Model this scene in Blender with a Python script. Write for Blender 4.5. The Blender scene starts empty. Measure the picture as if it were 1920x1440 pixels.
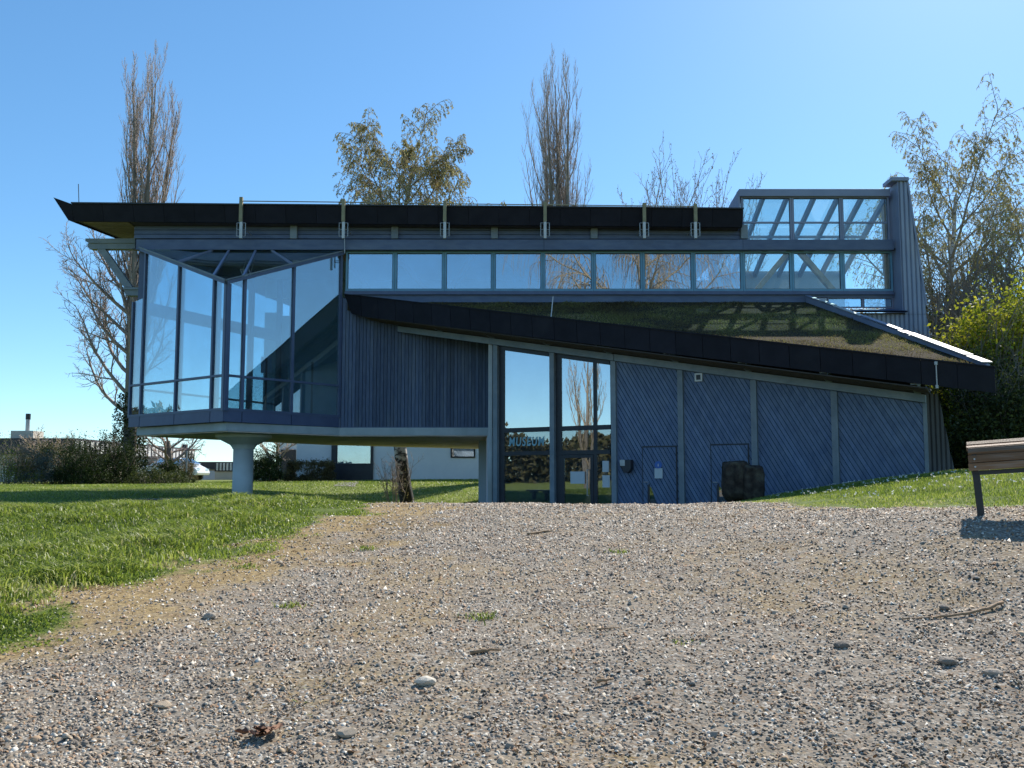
import bpy, bmesh, math, random
import numpy as np
from mathutils import Vector, Matrix

random.seed(7)
RNG = np.random.default_rng(11)
R = math.radians
scene = bpy.context.scene
COL = scene.collection

# ------------------------------------------------------------------ camera, sky, sun, exposure
F_PX, EYE, PITCH, ROW = 1600.0, 1.5, R(4.8), 761.0     # focal length and principal row in photo pixels
cam_data = bpy.data.cameras.new("camera")
cam = bpy.data.objects.new("camera", cam_data)
COL.objects.link(cam)
cam.location = (0, 0, EYE)
cam.rotation_euler = (R(90) + PITCH, 0, 0)
cam_data.sensor_width = 36.0
cam_data.lens = 36.0 * F_PX / 1920.0
cam_data.shift_y = (ROW - 720.0) / 1920.0
cam_data.clip_start = 0.05
cam_data.clip_end = 3000
scene.camera = cam

SUN_AZ, SUN_EL = R(33), R(41)          # azimuth to the right of +Y, elevation
world = bpy.data.worlds.new("World")
scene.world = world
world.use_nodes = True
wn = world.node_tree
sky = wn.nodes.new("ShaderNodeTexSky")
sky.sky_type = 'NISHITA'
sky.sun_disc = False
sky.sun_elevation = SUN_EL
sky.sun_rotation = SUN_AZ
sky.altitude = 150
sky.air_density = 0.8
sky.dust_density = 0.22
sky.ozone_density = 3.0
tint = wn.nodes.new("ShaderNodeMix"); tint.data_type = 'RGBA'; tint.blend_type = 'MULTIPLY'; tint.inputs[0].default_value = 1.0
tint.inputs[7].default_value = (1.14, 1.40, 1.42, 1)      # white balance of the photograph's sky
gam = wn.nodes.new("ShaderNodeGamma"); gam.inputs[1].default_value = 0.80
sat = wn.nodes.new("ShaderNodeHueSaturation"); sat.inputs['Saturation'].default_value = 1.22
wn.links.new(sky.outputs[0], gam.inputs[0]); wn.links.new(gam.outputs[0], sat.inputs['Color']); wn.links.new(sat.outputs[0], tint.inputs[6])
wn.links.new(tint.outputs[2], wn.nodes["Background"].inputs[0])
wn.nodes["Background"].inputs[1].default_value = 0.13

sun_data = bpy.data.lights.new("sun", 'SUN')
sun_data.energy = 5.0
sun_data.angle = R(0.55)
sun_data.color = (1.0, 0.94, 0.85)
sun = bpy.data.objects.new("sun", sun_data)
COL.objects.link(sun)
sun_vec = Vector((math.sin(SUN_AZ) * math.cos(SUN_EL), math.cos(SUN_AZ) * math.cos(SUN_EL), math.sin(SUN_EL)))
sun.rotation_euler = sun_vec.to_track_quat('Z', 'Y').to_euler()
sun.location = sun_vec * 80

scene.view_settings.view_transform = 'Standard'
scene.view_settings.look = 'None'
scene.view_settings.exposure = 0.56
scene.view_settings.gamma = 1.0
scene.view_settings.use_curve_mapping = False
scene.render.engine = 'CYCLES'
scene.cycles.max_bounces = 7
scene.cycles.diffuse_bounces = 4
scene.cycles.glossy_bounces = 4
scene.cycles.transparent_max_bounces = 24
scene.cycles.use_denoising = True
scene.cycles.caustics_reflective = False
scene.cycles.caustics_refractive = False

# ------------------------------------------------------------------ measuring helpers (photo pixel + depth -> metres)
SP, CP = math.sin(PITCH), math.cos(PITCH)
def at(px, py, Y):
    u, v = (px - 960.0) / F_PX, -(py - ROW) / F_PX
    d = Vector((u, CP - v * SP, SP + v * CP))
    return Vector((0, 0, EYE)) + d * (Y / d.y)
def xx(px, py, Y): return at(px, py, Y).x
def zz(py, Y): return at(960, py, Y).z

# ------------------------------------------------------------------ mesh helpers
class MB:
    def __init__(self):
        self.v, self.f = [], []
    def add(self, verts, faces):
        o = len(self.v)
        self.v += [tuple(p) for p in verts]
        self.f += [tuple(o + i for i in f) for f in faces]
        return self
    def box(self, x0, x1, y0, y1, z0, z1):
        return self.add([(x0, y0, z0), (x1, y0, z0), (x1, y1, z0), (x0, y1, z0), (x0, y0, z1), (x1, y0, z1), (x1, y1, z1), (x0, y1, z1)],
                        [(0, 3, 2, 1), (4, 5, 6, 7), (0, 1, 5, 4), (1, 2, 6, 5), (2, 3, 7, 6), (3, 0, 4, 7)])
    def prism(self, pts, off):
        """closed prism: polygon pts (3-D) swept by vector off"""
        n = len(pts); off = Vector(off)
        a = [Vector(p) for p in pts]; b = [p + off for p in a]
        return self.add(a + b, [tuple(range(n))[::-1], tuple(range(n, 2 * n))] + [(i, (i + 1) % n, n + (i + 1) % n, n + i) for i in range(n)])
    def bar(self, p, q, w, h, up=(0, 0, 1)):
        """rectangular bar from p to q, width w sideways, h along up"""
        p, q = Vector(p), Vector(q); d = (q - p).normalized(); up = Vector(up)
        s = d.cross(up)
        if s.length < 1e-4: s = d.cross(Vector((0, 1, 0)))
        s.normalize(); u = s.cross(d).normalized()
        s *= w / 2; u *= h / 2
        return self.add([p - s - u, p + s - u, p + s + u, p - s + u, q - s - u, q + s - u, q + s + u, q - s + u],
                        [(0, 1, 2, 3), (7, 6, 5, 4), (0, 4, 5, 1), (1, 5, 6, 2), (2, 6, 7, 3), (3, 7, 4, 0)])
    def tube(self, pts, rad, n=6, caps=True):
        pts = [Vector(p) for p in pts]; rings = []
        if not hasattr(rad, '__len__'): rad = [rad] * len(pts)
        o = len(self.v); x = None
        for i, p in enumerate(pts):
            d = (pts[min(i + 1, len(pts) - 1)] - pts[max(i - 1, 0)])
            if d.length < 1e-9: d = Vector((0, 0, 1))
            d.normalize()
            if x is None:
                x = d.orthogonal().normalized()
            else:
                x = (x - d * x.dot(d))
                x = x.normalized() if x.length > 1e-5 else d.orthogonal().normalized()
            y = d.cross(x)
            r = rad[i]
            for k in range(n):
                a = 2 * math.pi * k / n
                q = p + x * (r * math.cos(a)) + y * (r * math.sin(a))
                self.v.append((q.x, q.y, q.z))
        for i in range(len(pts) - 1):
            for k in range(n):
                a, b = o + i * n + k, o + i * n + (k + 1) % n
                self.f.append((a, b, b + n, a + n))
        if caps:
            self.f.append(tuple(o + k for k in range(n))[::-1])
            e = o + (len(pts) - 1) * n
            self.f.append(tuple(e + k for k in range(n)))
        return self
    def lathe(self, c, prof, n=24):
        """surface of revolution about z through c, prof = [(r, z)]"""
        o = len(self.v); c = Vector(c)
        for r, z in prof:
            for k in range(n):
                a = 2 * math.pi * k / n
                self.v.append((c.x + r * math.cos(a), c.y + r * math.sin(a), c.z + z))
        for i in range(len(prof) - 1):
            for k in range(n):
                a, b = o + i * n + k, o + i * n + (k + 1) % n
                self.f.append((a, b, b + n, a + n))
        self.f.append(tuple(o + k for k in range(n))[::-1])
        e = o + (len(prof) - 1) * n
        self.f.append(tuple(e + k for k in range(n)))
        return self
    def build(self, name, mat, parent=None, smooth=False, bevel=0.0):
        me = bpy.data.meshes.new(name)
        me.from_pydata(self.v, [], self.f)
        bm = bmesh.new(); bm.from_mesh(me)
        bmesh.ops.recalc_face_normals(bm, faces=bm.faces)
        bm.to_mesh(me); bm.free()
        me.materials.append(mat)
        if smooth:
            me.polygons.foreach_set('use_smooth', [True] * len(me.polygons))
        o = link(name, me, parent)
        if bevel:
            m = o.modifiers.new("bevel", 'BEVEL'); m.width = bevel; m.segments = 2; m.limit_method = 'ANGLE'
        return o

def link(name, me, parent=None):
    o = bpy.data.objects.new(name, me)
    COL.objects.link(o)
    if parent is not None:
        o.parent = parent
        if parent.type == 'EMPTY' and parent.get('_world'):
            o.matrix_parent_inverse = Matrix.Translation(-parent.location)
    return o

def empty(name, loc, label=None, cat=None, group=None, world_children=False):
    o = bpy.data.objects.new(name, None)
    o.location = loc
    o.empty_display_size = 0.3
    COL.objects.link(o)
    if world_children: o['_world'] = 1
    return tag(o, label, cat, group)

def tag(o, label=None, cat=None, group=None, kind=None):
    if label: o['label'] = label
    if cat: o['category'] = cat
    if group: o['group'] = group
    if kind: o['kind'] = kind
    return o

def np_mesh(name, verts, faces, mat, parent=None, attrs=None, smooth=False):
    """verts (N,3), faces (M,k) with constant k"""
    me = bpy.data.meshes.new(name)
    n, (m, k) = len(verts), faces.shape
    me.vertices.add(n); me.vertices.foreach_set('co', np.ascontiguousarray(verts, dtype=np.float32).ravel())
    me.loops.add(m * k); me.loops.foreach_set('vertex_index', np.ascontiguousarray(faces, dtype=np.int32).ravel())
    me.polygons.add(m)
    me.polygons.foreach_set('loop_start', np.arange(0, m * k, k, dtype=np.int32))
    me.polygons.foreach_set('loop_total', np.full(m, k, dtype=np.int32))
    if smooth: me.polygons.foreach_set('use_smooth', np.ones(m, dtype=bool))
    for an, av in (attrs or {}).items():
        a = me.attributes.new(an, 'FLOAT', 'POINT'); a.data.foreach_set('value', np.ascontiguousarray(av, dtype=np.float32))
    me.update(calc_edges=True); me.validate()
    me.materials.append(mat)
    return link(name, me, parent)

# ------------------------------------------------------------------ materials
def _nodes(name):
    m = bpy.data.materials.new(name); m.use_nodes = True
    nt = m.node_tree
    return m, nt, nt.nodes["Principled BSDF"], nt.nodes["Material Output"]

def paint(name, c1, c2=None, scale=6.0, rough=0.6, bump=0.0, bscale=None, stretch=(1, 1, 1), metal=0.0, vary=0.0, spec=0.4, dirt=None, coords='Object'):
    """painted / weathered surface: two-tone noise, optional per-object value shift and larger stains"""
    m, nt, b, out = _nodes(name)
    L, N = nt.links.new, nt.nodes.new
    tc = N("ShaderNodeTexCoord"); mp = N("ShaderNodeMapping"); mp.inputs['Scale'].default_value = stretch
    L(tc.outputs[coords], mp.inputs[0])
    nz = N("ShaderNodeTexNoise"); nz.inputs['Scale'].default_value = scale; nz.inputs['Detail'].default_value = 6; nz.inputs['Roughness'].default_value = 0.62
    L(mp.outputs[0], nz.inputs[0])
    rp = N("ShaderNodeValToRGB"); rp.color_ramp.elements[0].position = 0.32; rp.color_ramp.elements[1].position = 0.68
    rp.color_ramp.elements[0].color = (*c1, 1); rp.color_ramp.elements[1].color = (*(c2 or c1), 1)
    L(nz.outputs[0], rp.inputs[0])
    col = rp.outputs[0]
    if dirt:
        n2 = N("ShaderNodeTexNoise"); n2.inputs['Scale'].default_value = dirt[1]; n2.inputs['Detail'].default_value = 5
        L(mp.outputs[0], n2.inputs[0])
        r2 = N("ShaderNodeMapRange"); r2.inputs[1].default_value = 0.5; r2.inputs[2].default_value = 0.72; r2.inputs[4].default_value = dirt[2]
        L(n2.outputs[0], r2.inputs[0])
        mx = N("ShaderNodeMix"); mx.data_type = 'RGBA'; L(r2.outputs[0], mx.inputs[0]); L(col, mx.inputs[6]); mx.inputs[7].default_value = (*dirt[0], 1)
        col = mx.outputs[2]
    if vary:
        oi = N("ShaderNodeObjectInfo"); mr = N("ShaderNodeMapRange"); mr.inputs[3].default_value = 1 - vary; mr.inputs[4].default_value = 1 + vary
        L(oi.outputs['Random'], mr.inputs[0])
        hv = N("ShaderNodeHueSaturation"); L(mr.outputs[0], hv.inputs['Value']); L(col, hv.inputs['Color'])
        col = hv.outputs[0]
    L(col, b.inputs['Base Color'])
    b.inputs['Roughness'].default_value = rough; b.inputs['Metallic'].default_value = metal
    b.inputs['Specular IOR Level'].default_value = spec
    if bump:
        n3 = N("ShaderNodeTexNoise"); n3.inputs['Scale'].default_value = bscale or scale * 5; n3.inputs['Detail'].default_value = 8
        L(mp.outputs[0], n3.inputs[0])
        bp = N("ShaderNodeBump"); bp.inputs['Strength'].default_value = bump; bp.inputs['Distance'].default_value = 0.02
        L(n3.outputs[0], bp.inputs['Height']); L(bp.outputs[0], b.inputs['Normal'])
    return m

def ramp_mat(name, stops, attr='rnd', rough=0.85, translucent=0.0, spec=0.25, bump=0.0, bscale=60):
    """colour picked per piece from a stored random number"""
    m, nt, b, out = _nodes(name)
    L, N = nt.links.new, nt.nodes.new
    at_ = N("ShaderNodeAttribute"); at_.attribute_name = attr
    rp = N("ShaderNodeValToRGB"); cr = rp.color_ramp
    while len(cr.elements) < len(stops): cr.elements.new(0.5)
    for e, (p, c) in zip(cr.elements, stops): e.position = p; e.color = (*c, 1)
    L(at_.outputs['Fac'], rp.inputs[0])
    L(rp.outputs[0], b.inputs['Base Color'])
    b.inputs['Roughness'].default_value = rough; b.inputs['Specular IOR Level'].default_value = spec
    if bump:
        n3 = N("ShaderNodeTexNoise"); n3.inputs['Scale'].default_value = bscale; n3.inputs['Detail'].default_value = 4
        bp = N("ShaderNodeBump"); bp.inputs['Strength'].default_value = bump; bp.inputs['Distance'].default_value = 0.01
        L(n3.outputs[0], bp.inputs['Height']); L(bp.outputs[0], b.inputs['Normal'])
    if translucent:
        tr = N("ShaderNodeBsdfTranslucent"); L(rp.outputs[0], tr.inputs[0])
        mx = N("ShaderNodeMixShader"); mx.inputs[0].default_value = translucent
        L(b.outputs[0], mx.inputs[1]); L(tr.outputs[0], mx.inputs[2]); L(mx.outputs[0], out.inputs[0])
    return m

def glass(name, tint, base, wave=0.0, gloss=(0.93, 0.97, 1.0)):
    """thin coated architectural glass: see-through plus mirror, more mirror at grazing angles"""
    m, nt, b, out = _nodes(name)
    nt.nodes.remove(b)
    L, N = nt.links.new, nt.nodes.new
    tr = N("ShaderNodeBsdfTransparent"); tr.inputs[0].default_value = (*tint, 1)
    gl = N("ShaderNodeBsdfGlossy"); gl.inputs['Roughness'].default_value = 0.0; gl.inputs[0].default_value = (*gloss, 1)
    lw = N("ShaderNodeLayerWeight"); lw.inputs[0].default_value = 0.5
    pw = N("ShaderNodeMath"); pw.operation = 'POWER'; pw.inputs[1].default_value = 3.0; L(lw.outputs['Facing'], pw.inputs[0])
    ma = N("ShaderNodeMath"); ma.operation = 'MULTIPLY_ADD'; ma.inputs[1].default_value = 1 - base; ma.inputs[2].default_value = base
    L(pw.outputs[0], ma.inputs[0])
    if wave:
        tc = N("ShaderNodeTexCoord"); nz = N("ShaderNodeTexNoise"); nz.inputs['Scale'].default_value = 0.8; nz.inputs['Detail'].default_value = 1
        L(tc.outputs['Object'], nz.inputs[0])
        bp = N("ShaderNodeBump"); bp.inputs['Strength'].default_value = wave; bp.inputs['Distance'].default_value = 0.05
        L(nz.outputs[0], bp.inputs['Height']); L(bp.outputs[0], gl.inputs['Normal'])
    mx = N("ShaderNodeMixShader"); L(ma.outputs[0], mx.inputs[0]); L(tr.outputs[0], mx.inputs[1]); L(gl.outputs[0], mx.inputs[2])
    t2 = N("ShaderNodeTexCoord"); nd = N("ShaderNodeTexNoise"); nd.inputs['Scale'].default_value = 1.7; nd.inputs['Detail'].default_value = 6
    L(t2.outputs['Object'], nd.inputs[0])
    dr = N("ShaderNodeMapRange"); dr.inputs[1].default_value = 0.35; dr.inputs[2].default_value = 0.75; dr.inputs[3].default_value = 0.015; dr.inputs[4].default_value = 0.07
    L(nd.outputs[0], dr.inputs[0])
    da = N("ShaderNodeBsdfDiffuse"); da.inputs[0].default_value = (0.5, 0.53, 0.55, 1)
    db = N("ShaderNodeBsdfTranslucent"); db.inputs[0].default_value = (0.6, 0.63, 0.6, 1)
    df = N("ShaderNodeMixShader"); L(da.outputs[0], df.inputs[1]); L(db.outputs[0], df.inputs[2])
    m2 = N("ShaderNodeMixShader"); L(dr.outputs[0], m2.inputs[0]); L(mx.outputs[0], m2.inputs[1]); L(df.outputs[0], m2.inputs[2])
    L(m2.outputs[0], out.inputs[0])
    return m

M = {}
M['plank'] = paint("blue_stained_planks", (0.075, 0.10, 0.17), (0.12, 0.152, 0.23), 4, 0.7, 0.35, 30, (6, 6, 0.7), vary=0.2, dirt=((0.17, 0.20, 0.24), 1.2, 0.45), spec=0.2)
M['dplank'] = paint("blue_stained_diagonal_planks", (0.10, 0.14, 0.235), (0.15, 0.20, 0.30), 3, 0.7, 0.35, 30, (3, 3, 1.4), vary=0.12, dirt=((0.18, 0.21, 0.26), 1.0, 0.3), spec=0.2)
M['gap'] = paint("dark_backing_board", (0.02, 0.025, 0.04), (0.03, 0.035, 0.05), 8, 0.8)
M['blue'] = paint("blue_painted_board", (0.085, 0.115, 0.195), (0.12, 0.155, 0.24), 3, 0.6, 0.2, 20, (1, 1, 3), vary=0.08, dirt=((0.2, 0.23, 0.29), 1.4, 0.3))
M['panel'] = paint("blue_metal_panel", (0.075, 0.095, 0.18), (0.095, 0.12, 0.21), 2, 0.45, 0.03, 4, vary=0.05)
M['timber'] = paint("grey_weathered_timber", (0.17, 0.205, 0.24), (0.25, 0.285, 0.315), 3, 0.7, 0.35, 40, (1, 1, 1), vary=0.1, dirt=((0.14, 0.17, 0.2), 1.6, 0.5))
M['tan'] = paint("tan_indoor_timber", (0.48, 0.27, 0.15), (0.58, 0.36, 0.21), 5, 0.6, 0.2)
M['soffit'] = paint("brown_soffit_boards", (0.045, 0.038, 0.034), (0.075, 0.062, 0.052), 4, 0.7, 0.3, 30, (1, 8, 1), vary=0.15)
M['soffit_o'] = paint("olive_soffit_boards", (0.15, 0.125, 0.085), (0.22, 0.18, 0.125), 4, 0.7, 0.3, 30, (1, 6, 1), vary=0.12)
M['fascia'] = paint("anthracite_fascia", (0.013, 0.013, 0.020), (0.019, 0.019, 0.028), 3, 0.7, 0.12, 30, vary=0.14, dirt=((0.03, 0.03, 0.036), 2.0, 0.3), spec=0.15)
M['concrete'] = paint("pale_concrete", (0.36, 0.40, 0.42), (0.47, 0.50, 0.52), 2.2, 0.75, 0.15, 40, dirt=((0.28, 0.26, 0.22), 0.9, 0.5))
M['under'] = paint("stained_slab_underside", (0.82, 0.66, 0.66), (0.88, 0.74, 0.74), 1.2, 0.8, 0.15, 30, dirt=((0.42, 0.33, 0.24), 0.7, 0.6))
M['column'] = paint("painted_column", (0.50, 0.54, 0.58), (0.58, 0.62, 0.66), 1.6, 0.6, 0.08, 30, dirt=((0.4, 0.42, 0.42), 1.3, 0.4))
M['white'] = paint("white_metal", (0.50, 0.51, 0.52), (0.60, 0.60, 0.60), 6, 0.35, 0.03)
M['roofsoil'] = paint('roof_substrate', (0.035, 0.028, 0.02), (0.07, 0.055, 0.035), 7, 0.95, 0.6, 20, spec=0.05)
M['zinc'] = paint("bright_zinc_capping", (0.40, 0.39, 0.40), (0.50, 0.49, 0.49), 3, 0.6, 0.05, 10, metal=0.15, dirt=((0.30, 0.29, 0.29), 2.0, 0.6), spec=0.3)
M['olivepost'] = paint("olive_wood_post", (0.23, 0.20, 0.12), (0.33, 0.29, 0.18), 8, 0.75, 0.3)
M['steel'] = paint("galvanised_steel", (0.35, 0.36, 0.37), (0.48, 0.48, 0.48), 8, 0.45, 0.05, metal=0.5)
M['teal'] = paint("teal_window_frame", (0.12, 0.27, 0.38), (0.16, 0.33, 0.45), 3, 0.4, 0.03)
M['frame'] = paint("slate_blue_window_frame", (0.075, 0.10, 0.18), (0.10, 0.13, 0.22), 3, 0.4, 0.03)
M['dark'] = paint("dark_brown_frame", (0.022, 0.024, 0.032), (0.035, 0.036, 0.045), 4, 0.45, 0.05)
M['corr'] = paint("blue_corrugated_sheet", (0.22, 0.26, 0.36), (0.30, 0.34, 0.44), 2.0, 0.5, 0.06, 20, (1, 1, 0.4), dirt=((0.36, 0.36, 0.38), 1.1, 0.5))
M['corr_d'] = paint('shaded_corrugated_sheet', (0.06, 0.058, 0.062), (0.10, 0.10, 0.115), 2.0, 0.6, 0.06, 20, (1, 1, 0.4))  # darker copy of the corrugated sheet: shade put into its colour
M['jamb'] = paint("blue_grey_metal_jamb", (0.20, 0.23, 0.33), (0.25, 0.28, 0.38), 1.5, 0.5, 0.03)
M['inwall'] = paint("indoor_pale_blue_wall", (0.42, 0.50, 0.58), (0.47, 0.55, 0.63), 1.5, 0.8)
M['infloor'] = paint("indoor_floor", (0.22, 0.20, 0.18), (0.28, 0.26, 0.23), 2.0, 0.5)
M['inceil'] = paint("indoor_ceiling", (0.5, 0.48, 0.44), (0.56, 0.54, 0.5), 2.0, 0.8)
M['glass'] = glass("coated_glass", (0.60, 0.77, 0.85), 0.28, 0.05)
M['glass_strip'] = glass("strip_window_glass", (0.62, 0.80, 0.90), 0.38, 0.06)
M['glass_clear'] = glass("clear_glass", (0.86, 0.95, 0.96), 0.07)
M['glass_door'] = glass("mirrored_entrance_glass", (0.35, 0.42, 0.46), 0.52, 0.02)
M['glass_low'] = glass("entrance_glass", (0.55, 0.66, 0.72), 0.24, 0.02)
M['letter'] = paint("pale_blue_lettering", (0.22, 0.42, 0.50), (0.26, 0.46, 0.54), 4, 0.5)
M['paper'] = paint("white_paper", (0.50, 0.53, 0.55), (0.58, 0.60, 0.62), 5, 0.8)
M['bluesign'] = paint("blue_round_sign", (0.05, 0.13, 0.42), (0.06, 0.15, 0.46), 5, 0.5)
M['bark'] = paint("grey_brown_bark", (0.15, 0.125, 0.105), (0.25, 0.21, 0.175), 5, 0.9, 0.7, 18, (1, 1, 0.3))
M['twig'] = paint("reddish_brown_twigs", (0.26, 0.20, 0.17), (0.37, 0.295, 0.25), 3, 0.85)
M['tantwig'] = paint("tan_hanging_twigs", (0.30, 0.22, 0.14), (0.42, 0.31, 0.20), 3, 0.85)
M['ltwig'] = paint("olive_brown_twigs", (0.22, 0.175, 0.13), (0.32, 0.26, 0.19), 3, 0.85)
M['slat'] = paint("varnished_bench_slat", (0.17, 0.095, 0.05), (0.26, 0.155, 0.09), 3, 0.65, 0.3, 40, (1, 14, 14), vary=0.18, dirt=((0.27, 0.22, 0.18), 3, 0.6), spec=0.2)
M['iron'] = paint("dark_painted_steel", (0.02, 0.02, 0.022), (0.035, 0.034, 0.036), 8, 0.45, 0.05)
M['render_w'] = paint("white_house_render", (0.70, 0.72, 0.75), (0.78, 0.79, 0.81), 1.2, 0.85, 0.08, 30, dirt=((0.6, 0.62, 0.63), 0.5, 0.35))
M['beige'] = paint("beige_render", (0.56, 0.50, 0.40), (0.63, 0.57, 0.47), 1.2, 0.85, 0.08)
M['slatw'] = paint("white_roof_edge_slats", (0.62, 0.60, 0.55), (0.70, 0.68, 0.63), 3, 0.7, vary=0.1)
M['roofd'] = paint("dark_roof_edge", (0.05, 0.045, 0.05), (0.08, 0.07, 0.075), 3, 0.7)
M['carp'] = paint("white_car_paint", (0.78, 0.79, 0.80), (0.8, 0.81, 0.82), 2, 0.25, spec=0.6)
M['rubber'] = paint("black_rubber", (0.015, 0.015, 0.015), (0.025, 0.025, 0.025), 8, 0.8)
M['rock'] = paint("dark_lichen_rock", (0.022, 0.017, 0.015), (0.085, 0.066, 0.054), 4.5, 0.95, 1.0, 14, dirt=((0.13, 0.115, 0.08), 6, 0.7), spec=0.15)
M['stick'] = paint("dry_stick_bark", (0.22, 0.14, 0.08), (0.36, 0.24, 0.14), 20, 0.85, 0.3)
M['deadleaf'] = paint("dry_brown_leaf", (0.13, 0.055, 0.03), (0.24, 0.12, 0.06), 12, 0.8)
M['path'] = paint("grey_path_slabs", (0.20, 0.18, 0.16), (0.28, 0.26, 0.235), 2, 0.95, 0.3, spec=0.1)
M['skin'] = paint("skin", (0.42, 0.26, 0.19), (0.48, 0.30, 0.22), 8, 0.6)
M['cloth'] = paint("dark_clothing", (0.03, 0.03, 0.045), (0.045, 0.045, 0.06), 10, 0.9)
M['hair'] = paint("dark_hair", (0.02, 0.015, 0.012), (0.04, 0.03, 0.022), 20, 0.7)
M['desk'] = paint("pale_desk_front", (0.5, 0.52, 0.52), (0.56, 0.58, 0.58), 2, 0.6)

def birch_bark():
    m, nt, b, out = _nodes("birch_bark")
    L, N = nt.links.new, nt.nodes.new
    tc = N("ShaderNodeTexCoord"); mp = N("ShaderNodeMapping"); mp.inputs['Scale'].default_value = (2.2, 2.2, 5.0)
    L(tc.outputs['Object'], mp.inputs[0])
    nz = N("ShaderNodeTexNoise"); nz.inputs['Scale'].default_value = 1.5; nz.inputs['Detail'].default_value = 7; nz.inputs['Distortion'].default_value = 0.8
    L(mp.outputs[0], nz.inputs[0])
    sp = N("ShaderNodeSeparateXYZ"); L(tc.outputs['Object'], sp.inputs[0])
    # old bark darkens and splits towards the foot of a birch
    mr = N("ShaderNodeMapRange"); mr.inputs[1].default_value = 0.2; mr.inputs[2].default_value = 2.6; mr.inputs[3].default_value = -0.17; mr.inputs[4].default_value = 0.07
    L(sp.outputs[2], mr.inputs[0])
    ad = N("ShaderNodeMath"); ad.operation = 'ADD'; L(nz.outputs[0], ad.inputs[0]); L(mr.outputs[0], ad.inputs[1])
    rp = N("ShaderNodeValToRGB"); cr = rp.color_ramp
    cr.elements[0].position = 0.47; cr.elements[0].color = (0.02, 0.016, 0.014, 1)
    cr.elements[1].position = 0.56; cr.elements[1].color = (0.50, 0.46, 0.42, 1)
    L(ad.outputs[0], rp.inputs[0]); L(rp.outputs[0], b.inputs['Base Color'])
    b.inputs['Roughness'].default_value = 0.8
    bp = N("ShaderNodeBump"); bp.inputs['Strength'].default_value = 0.5; L(nz.outputs[0], bp.inputs['Height']); L(bp.outputs[0], b.inputs['Normal'])
    return m
M['birch'] = birch_bark()

G = lambda *a: a
M['grass'] = ramp_mat("green_grass_blades", [(0, G(0.075, 0.11, 0.018)), (0.3, G(0.165, 0.235, 0.030)), (0.65, G(0.29, 0.355, 0.055)), (0.88, G(0.44, 0.46, 0.13)), (1, G(0.56, 0.50, 0.27))], rough=0.45, translucent=0.5, spec=0.5)
M['straw'] = ramp_mat("dry_straw_grass", [(0, G(0.16, 0.10, 0.045)), (0.35, G(0.36, 0.25, 0.10)), (0.7, G(0.50, 0.37, 0.17)), (0.9, G(0.58, 0.48, 0.28)), (1, G(0.24, 0.28, 0.07))], rough=0.7, translucent=0.25)
M['roofveg'] = ramp_mat("roof_vegetation", [(0, G(0.09, 0.070, 0.038)), (0.3, G(0.19, 0.155, 0.08)), (0.55, G(0.22, 0.205, 0.075)), (0.8, G(0.24, 0.25, 0.075)), (1, G(0.42, 0.35, 0.21))], rough=0.8, translucent=0.4, spec=0.1)
M['pebble'] = ramp_mat("gravel_stones", [(0, G(0.13, 0.105, 0.085)), (0.22, G(0.25, 0.215, 0.175)), (0.45, G(0.38, 0.32, 0.25)), (0.60, G(0.44, 0.335, 0.225)), (0.72, G(0.31, 0.175, 0.095)), (0.84, G(0.52, 0.455, 0.36)), (1, G(0.74, 0.68, 0.58))], rough=0.8, bump=0.3, bscale=120)
M['leaf_dark'] = ramp_mat("dark_evergreen_leaves", [(0, G(0.018, 0.028, 0.010)), (0.5, G(0.035, 0.055, 0.016)), (0.85, G(0.06, 0.09, 0.022)), (1, G(0.14, 0.16, 0.05))], rough=0.65, translucent=0.3, spec=0.15)
M['leaf_mid'] = ramp_mat("hedge_leaves", [(0, G(0.03, 0.042, 0.014)), (0.5, G(0.065, 0.082, 0.022)), (0.85, G(0.11, 0.13, 0.032)), (1, G(0.20, 0.19, 0.06))], rough=0.55, translucent=0.35)
M['leaf_brown'] = ramp_mat("brown_beech_leaves", [(0, G(0.07, 0.06, 0.03)), (0.5, G(0.13, 0.11, 0.05)), (1, G(0.22, 0.19, 0.08))], rough=0.6, translucent=0.35)
M['leaf_grey'] = ramp_mat("grey_green_leaves", [(0, G(0.06, 0.08, 0.07)), (0.6, G(0.13, 0.16, 0.14)), (1, G(0.24, 0.26, 0.23))], rough=0.7, translucent=0.25)
M['leaf_yel'] = ramp_mat("yellow_blossom", [(0, G(0.15, 0.19, 0.02)), (0.4, G(0.34, 0.36, 0.03)), (0.7, G(0.50, 0.47, 0.035)), (1, G(0.66, 0.59, 0.06))], rough=0.6, translucent=0.45)
M['leaf_lime'] = ramp_mat("young_yellow_green_leaves", [(0, G(0.10, 0.13, 0.02)), (0.6, G(0.22, 0.25, 0.04)), (1, G(0.36, 0.36, 0.08))], rough=0.6, translucent=0.45)
M['catkin'] = ramp_mat("olive_catkins_and_buds", [(0, G(0.19, 0.15, 0.065)), (0.45, G(0.31, 0.26, 0.10)), (0.8, G(0.41, 0.37, 0.14)), (1, G(0.5, 0.46, 0.22))], rough=0.7, translucent=0.4)
M['bud'] = ramp_mat("brown_buds", [(0, G(0.12, 0.08, 0.05)), (1, G(0.24, 0.17, 0.10))], rough=0.8, translucent=0.2)
M['blossom'] = ramp_mat("pale_pink_blossom", [(0, G(0.40, 0.30, 0.30)), (1, G(0.66, 0.58, 0.56))], rough=0.7, translucent=0.4)
M['litter'] = ramp_mat('leaf_litter', [(0, G(0.08, 0.045, 0.025)), (0.5, G(0.20, 0.11, 0.05)), (0.8, G(0.34, 0.22, 0.11)), (1, G(0.5, 0.40, 0.25))], rough=0.8, translucent=0.1)
M['daisy'] = ramp_mat("white_daisies", [(0, G(0.7, 0.7, 0.66)), (1, G(0.82, 0.82, 0.8))], rough=0.7, translucent=0.3)

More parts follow.
